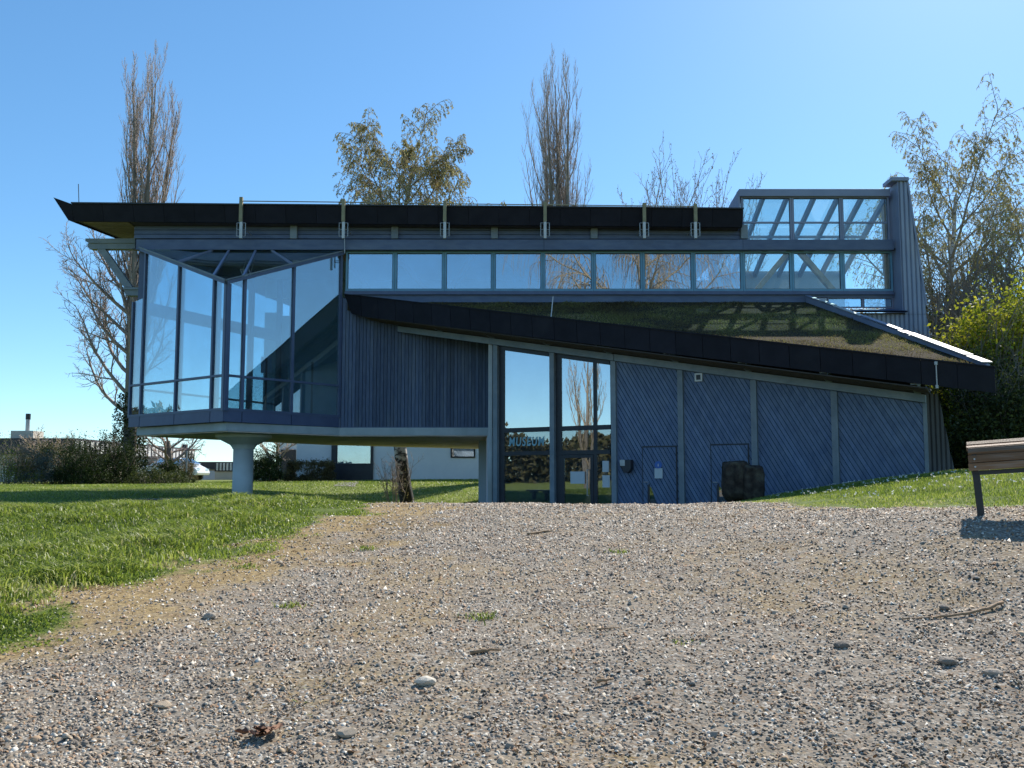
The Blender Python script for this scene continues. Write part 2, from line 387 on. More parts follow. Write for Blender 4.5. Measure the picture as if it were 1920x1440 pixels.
def ground_mat():
    m, nt, b, out = _nodes("ground_soil_gravel_and_turf")
    L, N = nt.links.new, nt.nodes.new
    tc = N("ShaderNodeTexCoord")
    def noise(s, d=6, rg=0.6):
        n = N("ShaderNodeTexNoise"); n.inputs['Scale'].default_value = s; n.inputs['Detail'].default_value = d; n.inputs['Roughness'].default_value = rg
        L(tc.outputs['Object'], n.inputs[0]); return n.outputs[0]
    def ramp(src, stops):
        r = N("ShaderNodeValToRGB"); cr = r.color_ramp
        while len(cr.elements) < len(stops): cr.elements.new(0.5)
        for e, (p, c) in zip(cr.elements, stops): e.position = p; e.color = (*c, 1)
        L(src, r.inputs[0]); return r.outputs[0]
    def mix(f, a, c):
        x = N("ShaderNodeMix"); x.data_type = 'RGBA'; L(f, x.inputs[0]); L(a, x.inputs[6]); L(c, x.inputs[7]); return x.outputs[2]
    vo = N("ShaderNodeTexVoronoi"); vo.inputs['Scale'].default_value = 62; L(tc.outputs['Object'], vo.inputs[0])
    wn_ = N("ShaderNodeTexWhiteNoise"); L(vo.outputs['Position'], wn_.inputs[0])
    grav = ramp(wn_.outputs[0], [(0, (0.08, 0.072, 0.065)), (0.3, (0.17, 0.15, 0.125)), (0.55, (0.28, 0.24, 0.19)), (0.75, (0.22, 0.15, 0.095)), (0.9, (0.34, 0.31, 0.26)), (1, (0.48, 0.45, 0.40))])
    sand = ramp(noise(34, 10, 0.8), [(0.34, (0.13, 0.11, 0.085)), (0.5, (0.27, 0.235, 0.185)), (0.68, (0.42, 0.37, 0.30))])
    big = N("ShaderNodeMapRange"); big.inputs[1].default_value = 0.44; big.inputs[2].default_value = 0.60; L(noise(0.9, 6), big.inputs[0])
    bm_ = N("ShaderNodeMath"); bm_.operation = 'MULTIPLY'; bm_.inputs[1].default_value = 0.4; L(big.outputs[0], bm_.inputs[0])
    grav = mix(bm_.outputs[0], grav, sand)
    dryc = ramp(noise(26, 8, 0.75), [(0.34, (0.11, 0.07, 0.035)), (0.5, (0.28, 0.20, 0.095)), (0.62, (0.42, 0.31, 0.15)), (0.75, (0.52, 0.42, 0.24))])
    turf = ramp(noise(14), [(0.3, (0.05, 0.07, 0.015)), (0.55, (0.11, 0.15, 0.028)), (0.75, (0.19, 0.21, 0.06))])
    far = ramp(noise(2.2, 12, 0.85), [(0.32, (0.08, 0.105, 0.025)), (0.46, (0.15, 0.185, 0.042)), (0.6, (0.24, 0.255, 0.08)), (0.75, (0.36, 0.34, 0.17))])
    def mask(an, lo, hi, amt=0.5, s=7):
        a = N("ShaderNodeAttribute"); a.attribute_name = an
        q = N("ShaderNodeMath"); q.operation = 'MULTIPLY_ADD'; q.inputs[1].default_value = amt; L(noise(s), q.inputs[0]); L(a.outputs['Fac'], q.inputs[2])
        r = N("ShaderNodeMapRange"); r.inputs[1].default_value = lo + amt * 0.5; r.inputs[2].default_value = hi + amt * 0.5
        L(q.outputs[0], r.inputs[0]); return r.outputs[0]
    c = mix(mask('dry', 0.1, 1.0, 1.3, 11), grav, dryc)
    c = mix(mask('green', 0.3, 0.75, 0.9, 9), c, turf)
    c = mix(mask('far', 0.3, 0.7, 0.1), c, far)
    L(c, b.inputs['Base Color'])
    b.inputs['Roughness'].default_value = 0.95; b.inputs['Specular IOR Level'].default_value = 0.15
    hm = N("ShaderNodeMath"); hm.operation = 'MULTIPLY_ADD'; hm.inputs[1].default_value = -0.45; L(vo.outputs['Distance'], hm.inputs[0]); L(noise(40), hm.inputs[2])
    bp = N("ShaderNodeBump"); bp.inputs['Strength'].default_value = 0.7; bp.inputs['Distance'].default_value = 0.009
    L(hm.outputs[0], bp.inputs['Height']); L(bp.outputs[0], b.inputs['Normal'])
    return m
M['ground'] = ground_mat()

# ------------------------------------------------------------------ ground: one sheet through measured spot heights
SPOTS = [(0, 0, 0), (-3, 0, -.02), (3, 0, .05), (0, 3.4, .35), (-2, 3.4, .33), (2, 3.4, .38), (0, 5, .525), (0, 7.4, .78), (0, 9.5, 1.0), (0, 12, 1.125), (0, 14.5, 1.0),
    (0, 17.5, .7), (0, 21, .38), (2.2, 7.6, .93), (3.9, 7.2, 1.185), (3, 5, .66), (5.0, 8.6, 1.20), (4, 10, 1.13), (3.7, 11, 1.13), (3.6, 13, 1.13), (5.1, 14.5, 1.22), (6.2, 14.6, 1.44),
    (7.5, 14.0, 1.60), (9, 13.5, 1.66), (6.4, 17.1, 1.3), (7.95, 16.3, 1.42), (5.0, 18, .95), (3.7, 18.8, .6), (2.3, 19.6, .42),
    (-3, 5.2, .56), (-2.4, 7.7, .8), (-5, 8, .82), (-2.3, 10.8, 1.08), (-3.8, 12, 1.13), (-6.6, 11, 1.02), (-9, 12, 1.02), (-7, 17, .72), (-4, 17, .7), (-12, 18, .93), (-3.5, 22, .68),
    (-7, 22, .76), (-13, 22, 1.05), (-15, 30, 1.12), (-17, 40, 1.17), (-27, 45, 1.22), (-8, 30, .98), (-4.3, 33, .46), (-1.5, 33, .6), (-7, 38, 1.12), (-5, 44, 1.32), (-2, 42, 1.25), (-9, 46, 1.3),
    (10, 46, 1.5), (30, 45, 1.6), (-30, 60, 1.3), (0, 80, 1.5), (60, 80, 1.5), (-60, 80, 1.3), (20, 20, 1.7), (30, 0, .6), (-30, 0, .3), (0, -20, -.5), (30, -20, 0), (-30, -20, -.3), (12, 25, 1.5), (8, 30, 1.2)]
_S = np.array(SPOTS, float)
def _tps(r2): return 0.5 * r2 * np.log(np.maximum(r2, 1e-12))
def _solve():
    P = _S[:, :2] / 10; n = len(P)
    K = _tps(((P[:, None] - P[None]) ** 2).sum(-1)) + np.eye(n) * 2e-3
    A = np.zeros((n + 3, n + 3)); A[:n, :n] = K; A[:n, n] = 1; A[:n, n + 1:] = P; A[n, :n] = 1; A[n + 1:, :n] = P.T
    return np.linalg.solve(A, np.concatenate([_S[:, 2], np.zeros(3)]))
_W = _solve()
def ground_z(x, y):
    x, y = np.atleast_1d(np.asarray(x, float)), np.atleast_1d(np.asarray(y, float))
    sh = x.shape; q = np.stack([x.ravel(), y.ravel()], 1) / 10; P = _S[:, :2] / 10; n = len(P)
    out = np.empty(len(q))
    for i in range(0, len(q), 20000):
        c = q[i:i + 20000]
        out[i:i + 20000] = _tps(((c[:, None] - P[None]) ** 2).sum(-1)) @ _W[:n] + _W[n] + c @ _W[n + 1:]
    far = np.clip((np.hypot(q[:, 0] * 10, q[:, 1] * 10 - 20) - 45) / 35, 0, 1); far = far * far * (3 - 2 * far)
    out = out * (1 - far) + 1.42 * far
    return out.reshape(sh)
def gz(x, y): return float(ground_z(x, y)[0])

def vnoise(x, y, s, seed=0):
    """cheap smooth value noise for scattering"""
    x, y = np.asarray(x) * s + seed * 17.3, np.asarray(y) * s + seed * 9.1
    xi, yi = np.floor(x), np.floor(y); fx, fy = x - xi, y - yi
    fx, fy = fx * fx * (3 - 2 * fx), fy * fy * (3 - 2 * fy)
    h = lambda a, b: np.modf(np.abs(np.sin(a * 127.1 + b * 311.7 + seed) * 43758.5453))[0]
    return (h(xi, yi) * (1 - fx) + h(xi + 1, yi) * fx) * (1 - fy) + (h(xi, yi + 1) * (1 - fx) + h(xi + 1, yi + 1) * fx) * fy

def x_green(y): return np.interp(y, [0, 5.2, 6, 6.8, 7.7, 9.3, 10.8, 14, 20, 22], [-3.4, -3.1, -3.02, -2.72, -2.44, -2.3, -2.3, -2.0, -1.2, -1.0])
def x_dry(y): return np.interp(y, [0, 4.4, 5, 5.7, 6.8, 8.5, 10.8, 14, 20, 22], [-3, -2.65, -2.36, -1.98, -1.53, -1.48, -1.08, -.8, -.6, -.6])
def x_right(y): return np.interp(y, [0, 8.0, 8.6, 9.2, 10, 11, 13, 16, 19], [8.5, 5.6, 5.1, 4.6, 4.0, 3.7, 3.5, 3.0, 2.6])
def masks(x, y):
    nz = (vnoise(x, y, .9, 3) - .5) * 1.1 + (vnoise(x, y, 3.2, 5) - .5) * .8 + (vnoise(x, y, 9, 8) - .5) * .35
    sm = lambda d, w: np.clip(d / w + .5, 0, 1)
    behind = sm(y - 23.5, 1.5)
    green = np.maximum.reduce([sm(x_green(y) - x + nz, .7), sm(x - x_right(y) + nz * .5, .5) * sm(y - 6, 2), behind])
    dry = np.maximum(sm(x_dry(y) - x + nz * 1.1, .8), sm(x - x_right(y) + .35 + nz, .6) * sm(y - 6, 2) * .9)
    dry = dry * np.clip(.55 + .95 * (vnoise(x, y, 1.7, 14) * .55 + vnoise(x, y, 5.5, 15) * .45), 0, 1)
    patch = sm(vnoise(x, y, .7, 9) * .5 + vnoise(x, y, 2.6, 2) * .35 + vnoise(x, y, 8, 12) * .3 - .74, .4) * sm(x + 1.5, 1) * .62
    return green, np.maximum(dry, patch * (1 - behind))

def axis(parts):
    out = []
    for a, b, s in parts: out += list(np.arange(a, b, s))
    return np.array(out + [parts[-1][1]])
def build_ground():
    xs = axis([(-900, -120, 60), (-120, -40, 8), (-40, -14, 2), (-14, -8, .6), (-8, 8, .13), (8, 14, .6), (14, 40, 2), (40, 120, 8), (120, 900, 60)])
    ys = axis([(-300, -40, 40), (-40, -8, 4), (-8, 2.4, .8), (2.4, 15, .13), (15, 40, .5), (40, 80, 2), (80, 200, 10), (200, 1500, 100)])
    X, Y = np.meshgrid(xs, ys)
    Z = ground_z(X, Y)
    near = np.clip((16 - Y) / 3, 0, 1) * np.clip((9 - np.abs(X)) / 2, 0, 1)
    Z = Z + near * ((vnoise(X, Y, 2.3, 1) - .5) * .03 + (vnoise(X, Y, 6, 4) - .5) * .02)
    g, d = masks(X, Y)
    far = np.clip((Y - 26) / 8, 0, 1) + np.clip((np.abs(X) - 14) / 5, 0, 1)
    nx, ny = len(xs), len(ys)
    idx = np.arange(nx * ny).reshape(ny, nx)
    faces = np.stack([idx[:-1, :-1], idx[:-1, 1:], idx[1:, 1:], idx[1:, :-1]], -1).reshape(-1, 4)
    o = np_mesh("ground", np.stack([X, Y, Z], -1).reshape(-1, 3), faces, M['ground'], attrs={'green': g.ravel(), 'dry': d.ravel(), 'far': np.clip(far, 0, 1).ravel()}, smooth=True)
    tag(o, kind='structure')
build_ground()

# ------------------------------------------------------------------ the museum
FY = 23.0                                     # depth of the long upper window front
MUS = empty("museum_building", (0, FY, 0.4), "blue timber and glass museum with planted roof wing, raised glass corner and long window strip", "building", world_children=True)

def part(name, mb, mat, parent=MUS, **k): return mb.build(name, M[mat], parent, **k)

def quad_px(x0, y0, x1, y1, Y):
    ym = (y0 + y1) / 2
    return xx(x0, ym, Y), xx(x1, ym, Y), zz(y1, Y), zz(y0, Y)   # xa, xb, zlow, zhigh
def box_px(x0, y0, x1, y1, Y, depth):
    a, b, c, d = quad_px(x0, y0, x1, y1, Y)
    return MB().box(a, b, Y, Y + depth, c, d)

# --- main roof: sloping fascia panels, upturned left corner, soffit
RFY = 22.35
zt0, zt1 = at(160, 382.3, RFY).z, at(1393, 392.5, RFY).z
zb0, zb1 = at(160, 415, RFY + .15).z, at(1393, 426, RFY + .15).z
xl, xr = xx(134, 380, RFY), xx(1394, 390, RFY)
def ztop(x): return zt0 + (zt1 - zt0) * (x - xx(160, 380, RFY)) / (xr - xx(160, 380, RFY))
def zbot(x): return zb0 + (zb1 - zb0) * (x - xx(160, 415, RFY)) / (xr - xx(160, 415, RFY))
n = 22
for i in range(n):
    a, b = xl + (xr - xl) * i / n + .004, xl + (xr - xl) * (i + 1) / n - .004
    mb = MB().add([(a, RFY + .15, zbot(a)), (b, RFY + .15, zbot(b)), (b, RFY, ztop(b)), (a, RFY, ztop(a)), (a, RFY + .2, zbot(a)), (b, RFY + .2, zbot(b)), (b, RFY + .06, ztop(b)), (a, RFY + .06, ztop(a))],
        [(0, 1, 2, 3), (7, 6, 5, 4), (0, 4, 5, 1), (1, 5, 6, 2), (2, 6, 7, 3), (3, 7, 4, 0)])
    part("fascia_panel", mb, 'fascia')
part("fascia_backing", MB().add([(xl, RFY + .202, zbot(xl) + .02), (xr, RFY + .202, zbot(xr) + .02), (xr, RFY + .065, ztop(xr) - .01), (xl, RFY + .065, ztop(xl) - .01), (xl, RFY + .208, zbot(xl) + .02), (xr, RFY + .208, zbot(xr) + .02), (xr, RFY + .08, ztop(xr) - .01), (xl, RFY + .08, ztop(xl) - .01)], [(0, 1, 2, 3), (7, 6, 5, 4), (0, 4, 5, 1), (1, 5, 6, 2), (2, 6, 7, 3), (3, 7, 4, 0)]), 'gap')  # added board, stops sun leaking through the panel seams
part("fascia_capping", MB().bar((xl, RFY + .03, ztop(xl) + .02), (xr, RFY + .03, ztop(xr) + .02), .14, .035), 'iron')
# roof body behind the fascia (plan: left verge runs back to the right)
bl, br = (-8.6, 32.5), (xr - .03, 32.5)
lf = xl + .05
mb = MB()
pl = [(lf, RFY + .21), (xr - .03, RFY + .21), br, bl]
zl = [zbot(lf) + .02, zbot(xr) + .02, zbot(xr) - .25, zbot(lf) - .25]
zh = [ztop(lf) - .05, ztop(xr) - .05, ztop(xr) - .1, ztop(lf) - .1]
mb.add([(p[0], p[1], z) for p, z in zip(pl, zl)] + [(p[0], p[1], z) for p, z in zip(pl, zh)],
       [(3, 2, 1, 0), (4, 5, 6, 7), (0, 1, 5, 4), (1, 2, 6, 5), (2, 3, 7, 6), (3, 0, 4, 7)])
part("roof", mb, 'roofd')
# upturned corner and left verge
tip, low = at(100, 370, RFY - .1), at(128, 413, RFY + .1)
k0, k1 = Vector((xl - .004, RFY, ztop(xl))), Vector((xl - .004, RFY + .15, zbot(xl)))
vb_t, vb_l = Vector((bl[0] - .12, bl[1], zh[3] + .22)), Vector((bl[0], bl[1], zl[3] - .03))
mb = MB().add([tip, low, k1, k0, tip + Vector((.1, .4, 0)), low + Vector((.12, .3, 0)), vb_t, vb_l, vb_l + Vector((.08, 0, 0)), vb_t + Vector((.1, 0, -.03)), k0 + Vector((.02, .25, -.02)), k1 + Vector((.02, .25, .02))],
    [(0, 1, 2, 3), (0, 6, 7, 1), (6, 9, 8, 7), (1, 7, 8, 11, 2), (0, 3, 10, 9, 6), (10, 11, 8, 9), (3, 2, 11, 10)])
part("roof_corner", mb, 'fascia')
# olive soffit boards under the left overhang
zs = lambda Y: zl[0] + (zl[3] - zl[0]) * (Y - RFY) / (32.5 - RFY) - .012
xe = lambda Y: lf + .12 + (bl[0] - lf) * (Y - RFY) / (32.5 - RFY)
for i in range(14):
    y0, y1 = RFY + .22 + i * .16, RFY + .22 + i * .16 + .15
    xa, xb_, x1 = xe(y0), xe(y1), xx(255, 440, 23) - .02
    mb = MB().prism([(xa, y0, zs(y0)), (x1, y0, zs(y0)), (x1, y1, zs(y1)), (xb_, y1, zs(y1))], (0, 0, -.02))
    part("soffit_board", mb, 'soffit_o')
# --- upper wall band, rafter ends, beam
x255, x1393, x1675 = xx(255, 440, FY), xx(1393, 440, FY), xx(1674, 460, FY)
def dropz(py, px): return zz(py, FY - .1)
for i in range(4):
    za, zb_ = zz(447 - i * 8.0, FY - .1) , zz(447 - (i + 1) * 8.0 + .6, FY - .1)
    part("siding_board", MB().add([(x255, FY - .12, za), (x1393, FY - .12, za - .02), (x1393, FY - .10, zb_ - .02), (x255, FY - .10, zb_), (x255, FY - .06, za), (x1393, FY - .06, za - .02), (x1393, FY - .06, zb_ - .02), (x255, FY - .06, zb_)],
        [(0, 1, 2, 3), (7, 6, 5, 4), (0, 4, 5, 1), (1, 5, 6, 2), (2, 6, 7, 3), (3, 7, 4, 0)]), 'blue')
part("wall_backing", MB().box(x255 + .01, x1393 - .01, FY - .058, FY + .08, zz(470, FY) + .05, zz(414, FY)), 'gap')
for px in (550, 740, 927, 1114, 1396):
    part("rafter_end", box_px(px - 6.5, 421, px + 6.5, 447, FY - .22, .1), 'timber', bevel=.006)
for x0, x1 in ((255, 646), (646, 1020), (1020, 1393), (1393, 1676)):
    part("beam", box_px(x0 + .3, 449, x1 - .3, 468, FY - .25, .16), 'blue')
part("gutter", MB().box(x255, x1675, FY - .2, FY - .02, zz(469, FY) - .03, zz(469, FY) + .0), 'dark')
# --- roof railing: posts with clamp brackets and a cable
RAIL = [(452, 370, 377), (644, 374, 379), (834, 377, 382), (1022, 379, 384), (1208, 381, 386), (1304, 383, 387)]
RY = RFY - .08
rr = part("railing", MB().tube([at(x, y, RY) for x, _, y in RAIL], .014, 6), 'olivepost')
for x, y0, _ in RAIL:
    a, b, c, d = quad_px(x - 3, y0, x + 3, 416, RY)
    part("railing_post", MB().box(a, b, RY - .04, RY + .04, c, d), 'olivepost')
    a, b, c, d = quad_px(x - 2.6, 416, x + 2.6, 447, RY)
    br_ = part("railing_bracket", MB().box(a, b, RY - .03, RY + .03, c, d - .004), 'white')
    mb = MB(); a, b, c, d = quad_px(x - 8, 418, x + 8, 443, RY + .1)
    for p, q in (((a, RY + .1, c), (a, RY + .1, d)), ((b, RY + .1, c), (b, RY + .1, d)), ((a, RY + .1, c), (b, RY + .1, c)), ((a, RY + .1, d), (b, RY + .1, d)), ((a, RY + .1, (c + d) / 2), (b, RY + .1, (c + d) / 2))):
        mb.tube([p, q], .012, 5)
    mb.tube([(a, RY + .1, (c + d) / 2), (a, FY - .05, (c + d) / 2)], .012, 5); mb.tube([(b, RY + .1, (c + d) / 2), (b, FY - .05, (c + d) / 2)], .012, 5)
    part("clamp", mb, 'steel', br_)
part("lightning_rod", MB().tube([at(147, 345, 26), at(148, 382, 26)], .012, 5), 'iron')
part("cable", MB().tube([at(646, 443, FY - .3), at(646.5, 475, FY - .3)], .012, 5), 'steel')

# --- long window strip
MUL = [648, 740, 833, 925, 1018, 1113, 1205, 1300, 1393, 1485, 1580, 1674]
def window_px(x0, y0, x1, y1, Y, fw, frame, gl, depth=.08, name="window"):
    a, b, c, d = quad_px(x0, y0, x1, y1, Y)
    a += .004; b -= .004
    mb = MB().box(a, b, Y, Y + depth, c, c + fw).box(a, b, Y, Y + depth, d - fw, d).box(a, a + fw, Y, Y + depth, c + fw, d - fw).box(b - fw, b, Y, Y + depth, c + fw, d - fw)
    w = part(name, mb, frame)
    MB().box(a + fw + .012, b - fw - .012, Y + .035, Y + .055, c + fw + .012, d - fw - .012).build("pane", M[gl], w)
    MB().box(a + fw, b - fw, Y + .015, Y + .034, c + fw, c + fw + .012).box(a + fw, b - fw, Y + .015, Y + .034, d - fw - .012, d - fw).box(a + fw, a + fw + .012, Y + .015, Y + .034, c + fw + .012, d - fw - .012).box(b - fw - .012, b - fw, Y + .015, Y + .034, c + fw + .012, d - fw - .012).build("gasket", M['dark'], w)
    return w
for a, b in zip(MUL[:-1], MUL[1:]):
    window_px(a, 471, b, 545.5, FY - .04, .055, 'teal', 'glass_strip' if b <= 1395 else 'glass_clear')
part("sill", box_px(646, 545.7, 1676, 552, FY - .12, .22), 'frame')
part("sill_band", box_px(648, 552.3, 1514, 567, FY - .05, .12), 'blue')
part("sill_band", box_px(1514.3, 552.3, 1676, 557.5, FY - .05, .12), 'blue')
# timber braces just behind the strip
for i, (p, q) in enumerate(((692, 640), (735, 800), (842, 892), (938, 1005), (1035, 1085), (1125, 1185), (1225, 1290), (1318, 1372), (1418, 1478), (1500, 1562))):
    up = i % 2
    a, b = at(p, 545 if not up else 473, FY + .45), at(q, 473 if not up else 545, FY + .45)
    part("brace", MB().bar(a + (a - b) * .12, b + (b - a) * .12, .14, .14), 'tan')
# --- clerestory above the right end, with a glass roof falling away behind
part("top_rail", box_px(1386, 354, 1669, 367.5, FY - .2, .3), 'jamb', bevel=.01)
UM = [1390, 1485, 1578, 1668]
for a, b in zip(UM[:-1], UM[1:]):
    window_px(a, 367.8, b, 456, FY - .1, .05, 'jamb', 'glass_clear', name="clerestory_window")
part("transom", box_px(1394, 415.5, 1664, 419, FY - .075, .03), 'jamb')
zA, zB = zz(368, FY), zz(515, 26.3)
rafx = [xx(p, 369, FY) for p in (1388, 1433, 1478, 1529, 1574, 1619, 1664)]
for x in rafx:
    part("rafter", MB().bar((x, FY + .12, zA), (x, 26.4, zB), .09, .16), 'jamb')
for a, b in zip(rafx[:-1], rafx[1:]):
    part("roof_pane", MB().prism([(a + .05, FY + .15, zA + .07), (b - .05, FY + .15, zA + .07), (b - .05, 26.4, zB + .08), (a + .05, 26.4, zB + .08)], (0, 0, .012)), 'glass_clear')
part("purlin", MB().bar((rafx[0], 24.5, zA + (zB - zA) * .42 - .13), (rafx[-1], 24.5, zA + (zB - zA) * .42 - .13), .07, .07), 'jamb')
xe0, xe1 = rafx[0] - .06, rafx[-1] + .1
part("low_wall", MB().box(xe0, xe1, 26.46, 26.62, zz(545, FY) - .3, zB + .15), 'inwall')
part("gable_panel", MB().prism([(xe0, FY - .18, zA + .1), (xe0, FY - .18, zz(393, FY)), (xe0 - .22, FY + .4, zz(393, FY)), (xe0 - .05, FY + .4, zA - .05)], (-.05, 0, 0)), 'jamb')
part("indoor_post", box_px(1660, 369, 1669, 545, FY + .25, .14), 'tan')
# --- corrugated tower at the right end
TY = FY - .48
def corrugated(x_left, z_low, z_high, x_right_fn, Y, step=.122, amp=.045):
    mb = MB(); x = x_left; cols = []
    k = 0
    while x < x_right_fn(z_low) - 1e-3:
        zt = z_high
        if x > x_right_fn(z_high):                       # raked edge: find the height where the edge reaches x
            lo, hi = z_low, z_high
            for _ in range(24):
                mid = (lo + hi) / 2
                if x_right_fn(mid) > x: lo = mid
                else: hi = mid
            zt = lo
        cols.append((x, Y + (amp if k % 4 in (1, 2) else 0), zt)); x += step * (.17, .13, .17, .53)[k % 4]; k += 1
    for (xa, ya, za), (xb, yb, zb) in zip(cols[:-1], cols[1:]):
        mb.add([(xa, ya, z_low), (xb, yb, z_low), (xb, yb, zb), (xa, ya, za)], [(0, 1, 2, 3)])
        mb.add([(xa, ya + .02, z_low), (xb, yb + .02, z_low), (xb, yb + .02, zb), (xa, ya + .02, za)], [(3, 2, 1, 0)])
    return mb
e0, e1 = at(1700, 340, TY), at(1786, 900, TY)
edge = lambda z: e0.x + (e1.x - e0.x) * (e0.z - z) / (e0.z - e1.z)
xj = xx(1688, 460, TY)
zsill = zz(578, FY)
part("corrugated_sheet", corrugated(xj, zsill - .25, e0.z, edge, TY), 'corr', smooth=False)
part("corrugated_sheet", corrugated(xx(1600, 620, TY), .9, zsill - .262, edge, TY), 'corr')
pb = [Vector((xj, TY + .06, zsill - .2)), Vector((edge(zsill - .2) - .02, TY + .06, zsill - .2)), Vector((edge(e0.z) - .02, TY + .06, e0.z - .01)), Vector((xj, TY + .06, e0.z - .01))]
part("tower_wall", MB().prism(pb, (0, 1.0, 0)), 'jamb')
pb = [Vector((xx(1600, 620, TY) + .02, TY + .06, .6)), Vector((edge(.6) - .02, TY + .06, .6)), Vector((edge(zsill - .21) - .02, TY + .06, zsill - .21)), Vector((xx(1600, 620, TY) + .02, TY + .06, zsill - .21))]
part("tower_wall", MB().prism(pb, (0, 7, 0)), 'jamb')
part("window_jamb", MB().prism([(xj - .012, TY - .02, zsill - .18), (xj - .012, TY - .02, e0.z), (x1675 + .02, FY + .02, e0.z - .05), (x1675 + .02, FY + .02, zsill - .02)], (.012, 0, 0)), 'jamb')
part("tower_capping", MB().box(xx(1670, 340, TY), xx(1701, 340, TY) + .02, TY - .06, TY + .5, e0.z + .004, e0.z + .1), 'jamb')
part("edge_strip", MB().bar((edge(zsill) + .02, TY + .02, zsill), (edge(e0.z) + .02, TY + .02, e0.z), .05, .07, up=(0, 1, 0)), 'jamb')
# small low windows and sloping sill under the strip
for a, b in ((1552, 1618), (1619, 1674)):
    window_px(a, 558, b, 577, FY - .03, .02, 'jamb', 'glass_strip', name="low_window")
part("sloping_sill", MB().prism([(xx(1598, 590, TY), TY - .16, zsill - .19), (xx(1697, 590, TY), TY - .16, zsill - .19), (xx(1697, 590, TY), TY - .16, zsill - .23), (xx(1598, 590, TY), TY - .16, zsill - .23)], (0, 0, 0)).add(
    [(xx(1598, 590, TY), TY - .16, zsill - .19), (xx(1697, 590, TY), TY - .16, zsill - .19), (x1675 + .1, FY + .05, zsill - .005), (xx(1612, 590, TY), FY + .05, zsill - .005),
     (xx(1598, 590, TY), TY - .16, zsill - .24), (xx(1697, 590, TY), TY - .16, zsill - .24), (x1675 + .1, FY + .05, zsill - .06), (xx(1612, 590, TY), FY + .05, zsill - .06)],
    [(0, 1, 2, 3), (7, 6, 5, 4), (0, 4, 5, 1), (1, 5, 6, 2), (2, 6, 7, 3), (3, 7, 4, 0)]), 'frame')

# --- the raised glass corner (plan corner points A-B-C)
A, B, C = at(243, 723, 22.9), at(421, 703, 20.45), at(638, 722, 22.92)
def on_line(px, py, P, Q):
    """parameter along P-Q (plan) seen at pixel column px"""
    a = at(px, py, 10.0); rx, ry = a.x, a.y
    dx, dy = Q.x - P.x, Q.y - P.y
    return (ry * P.x - rx * P.y) / (rx * dy - ry * dx)
def on_face(P, Q, s, z, off=0.0):
    d = Vector((Q.x - P.x, Q.y - P.y, 0)); nrm = Vector((d.y, -d.x, 0)).normalized()
    return Vector((P.x + d.x * s, P.y + d.y * s, z)) + nrm * off
z_fb, z_ft = zz(790, B.y), zz(769, B.y)          # blue ring beam
z_sl, z_tr = z_ft + .03, zz(703, B.y)
z_ct = zz(533, B.y)                              # glass top at the front corner
z_At = zz(474, FY - .1)
def face(P, Q, pxs, ym, ztop_fn, short=None):
    ss = [on_line(p, ym, P, Q) for p in pxs]
    ss[0], ss[-1] = max(ss[0], 0.0), min(ss[-1], 1.0)
    ln = math.hypot(Q.x - P.x, Q.y - P.y)
    for i, (a, b) in enumerate(zip(ss[:-1], ss[1:])):
        ta, tb = ztop_fn(a), ztop_fn(b)
        if i == short: ta, tb = zz(566, 22.9), zz(559, 22.7)
        w = .035 / ln
        part("ring_panel", MB().prism([on_face(P, Q, a + .003, z_fb), on_face(P, Q, b - .003, z_fb), on_face(P, Q, b - .003, z_ft), on_face(P, Q, a + .003, z_ft)], on_face(P, Q, 0, 0, -.1) - on_face(P, Q, 0, 0)), 'panel')
        for z0, z1a, z1b in ((z_sl, z_tr - .03, z_tr - .03), (z_tr + .03, ta, tb)):
            o = on_face(P, Q, 0, 0, -.02) - on_face(P, Q, 0, 0)
            part("pane", MB().prism([on_face(P, Q, a + w, z0, -.03), on_face(P, Q, b - w, z0, -.03), on_face(P, Q, b - w, z1b, -.03), on_face(P, Q, a + w, z1a, -.03)], o), 'glass')
        part("transom", MB().bar(on_face(P, Q, a + w, z_tr, -.035), on_face(P, Q, b - w, z_tr, -.035), .09, .055), 'frame')
        part("sill_bar", MB().bar(on_face(P, Q, a + w, z_sl, -.035), on_face(P, Q, b - w, z_sl, -.035), .09, .06), 'frame')
    for i, a in enumerate(ss):
        t = ztop_fn(a) + .02
        if short is not None and i == 0: t = zz(566, 22.9)
        wd = .11 if (i == len(ss) - 1 and P is A) else .07
        part("mullion", MB().bar(on_face(P, Q, a, z_ft - .01, -.04), on_face(P, Q, a, t, -.04), .1, wd, up=(Q - P).normalized()), 'frame')
    return ss
sA = on_line(265, 600, A, B)
topAB = lambda s: z_At + (z_ct - z_At) * (s - sA) / (1 - sA)
topBC = lambda s: z_ct + (zz(476, FY - .1) - z_ct) * s
ssAB = face(A, B, [243, 264, 328.5, 395.5, 421], 712, topAB, short=0)
ssBC = face(B, C, [421, 455.5, 548, 637], 712, topBC)
e_l, e_r = on_face(A, B, sA - .02, z_At + .02, .02), on_face(B, C, 1.0, zz(475, FY - .1), .02)
e_c = Vector((B.x, B.y - .04, z_ct + .03))
part("eaves_rail", MB().bar(e_l, e_c, .12, .075), 'frame')
part("eaves_rail", MB().bar(e_c, e_r, .12, .075), 'frame')
part("eaves_gutter", MB().bar(e_l + Vector((-.02, -.07, .05)), e_c + Vector((0, -.08, .05)), .07, .03), 'timber')
part("eaves_gutter", MB().bar(e_c + Vector((0, -.08, .05)), e_r + Vector((.02, -.07, .05)), .07, .03), 'timber')
def lerp(a, b, t): return a + (b - a) * t
eL = [lerp(e_l, e_c, on_line(p, y, e_l, e_c)) for p, y in ((333, 492), (400, 518))]
eR = [lerp(e_c, e_r, on_line(p, y, e_c, e_r)) for p, y in ((456, 518), (549, 495))]
aT = [at(p, 472, FY - .13) for p in (400, 430, 480, 508)]
up5 = Vector((0, 0, .05))
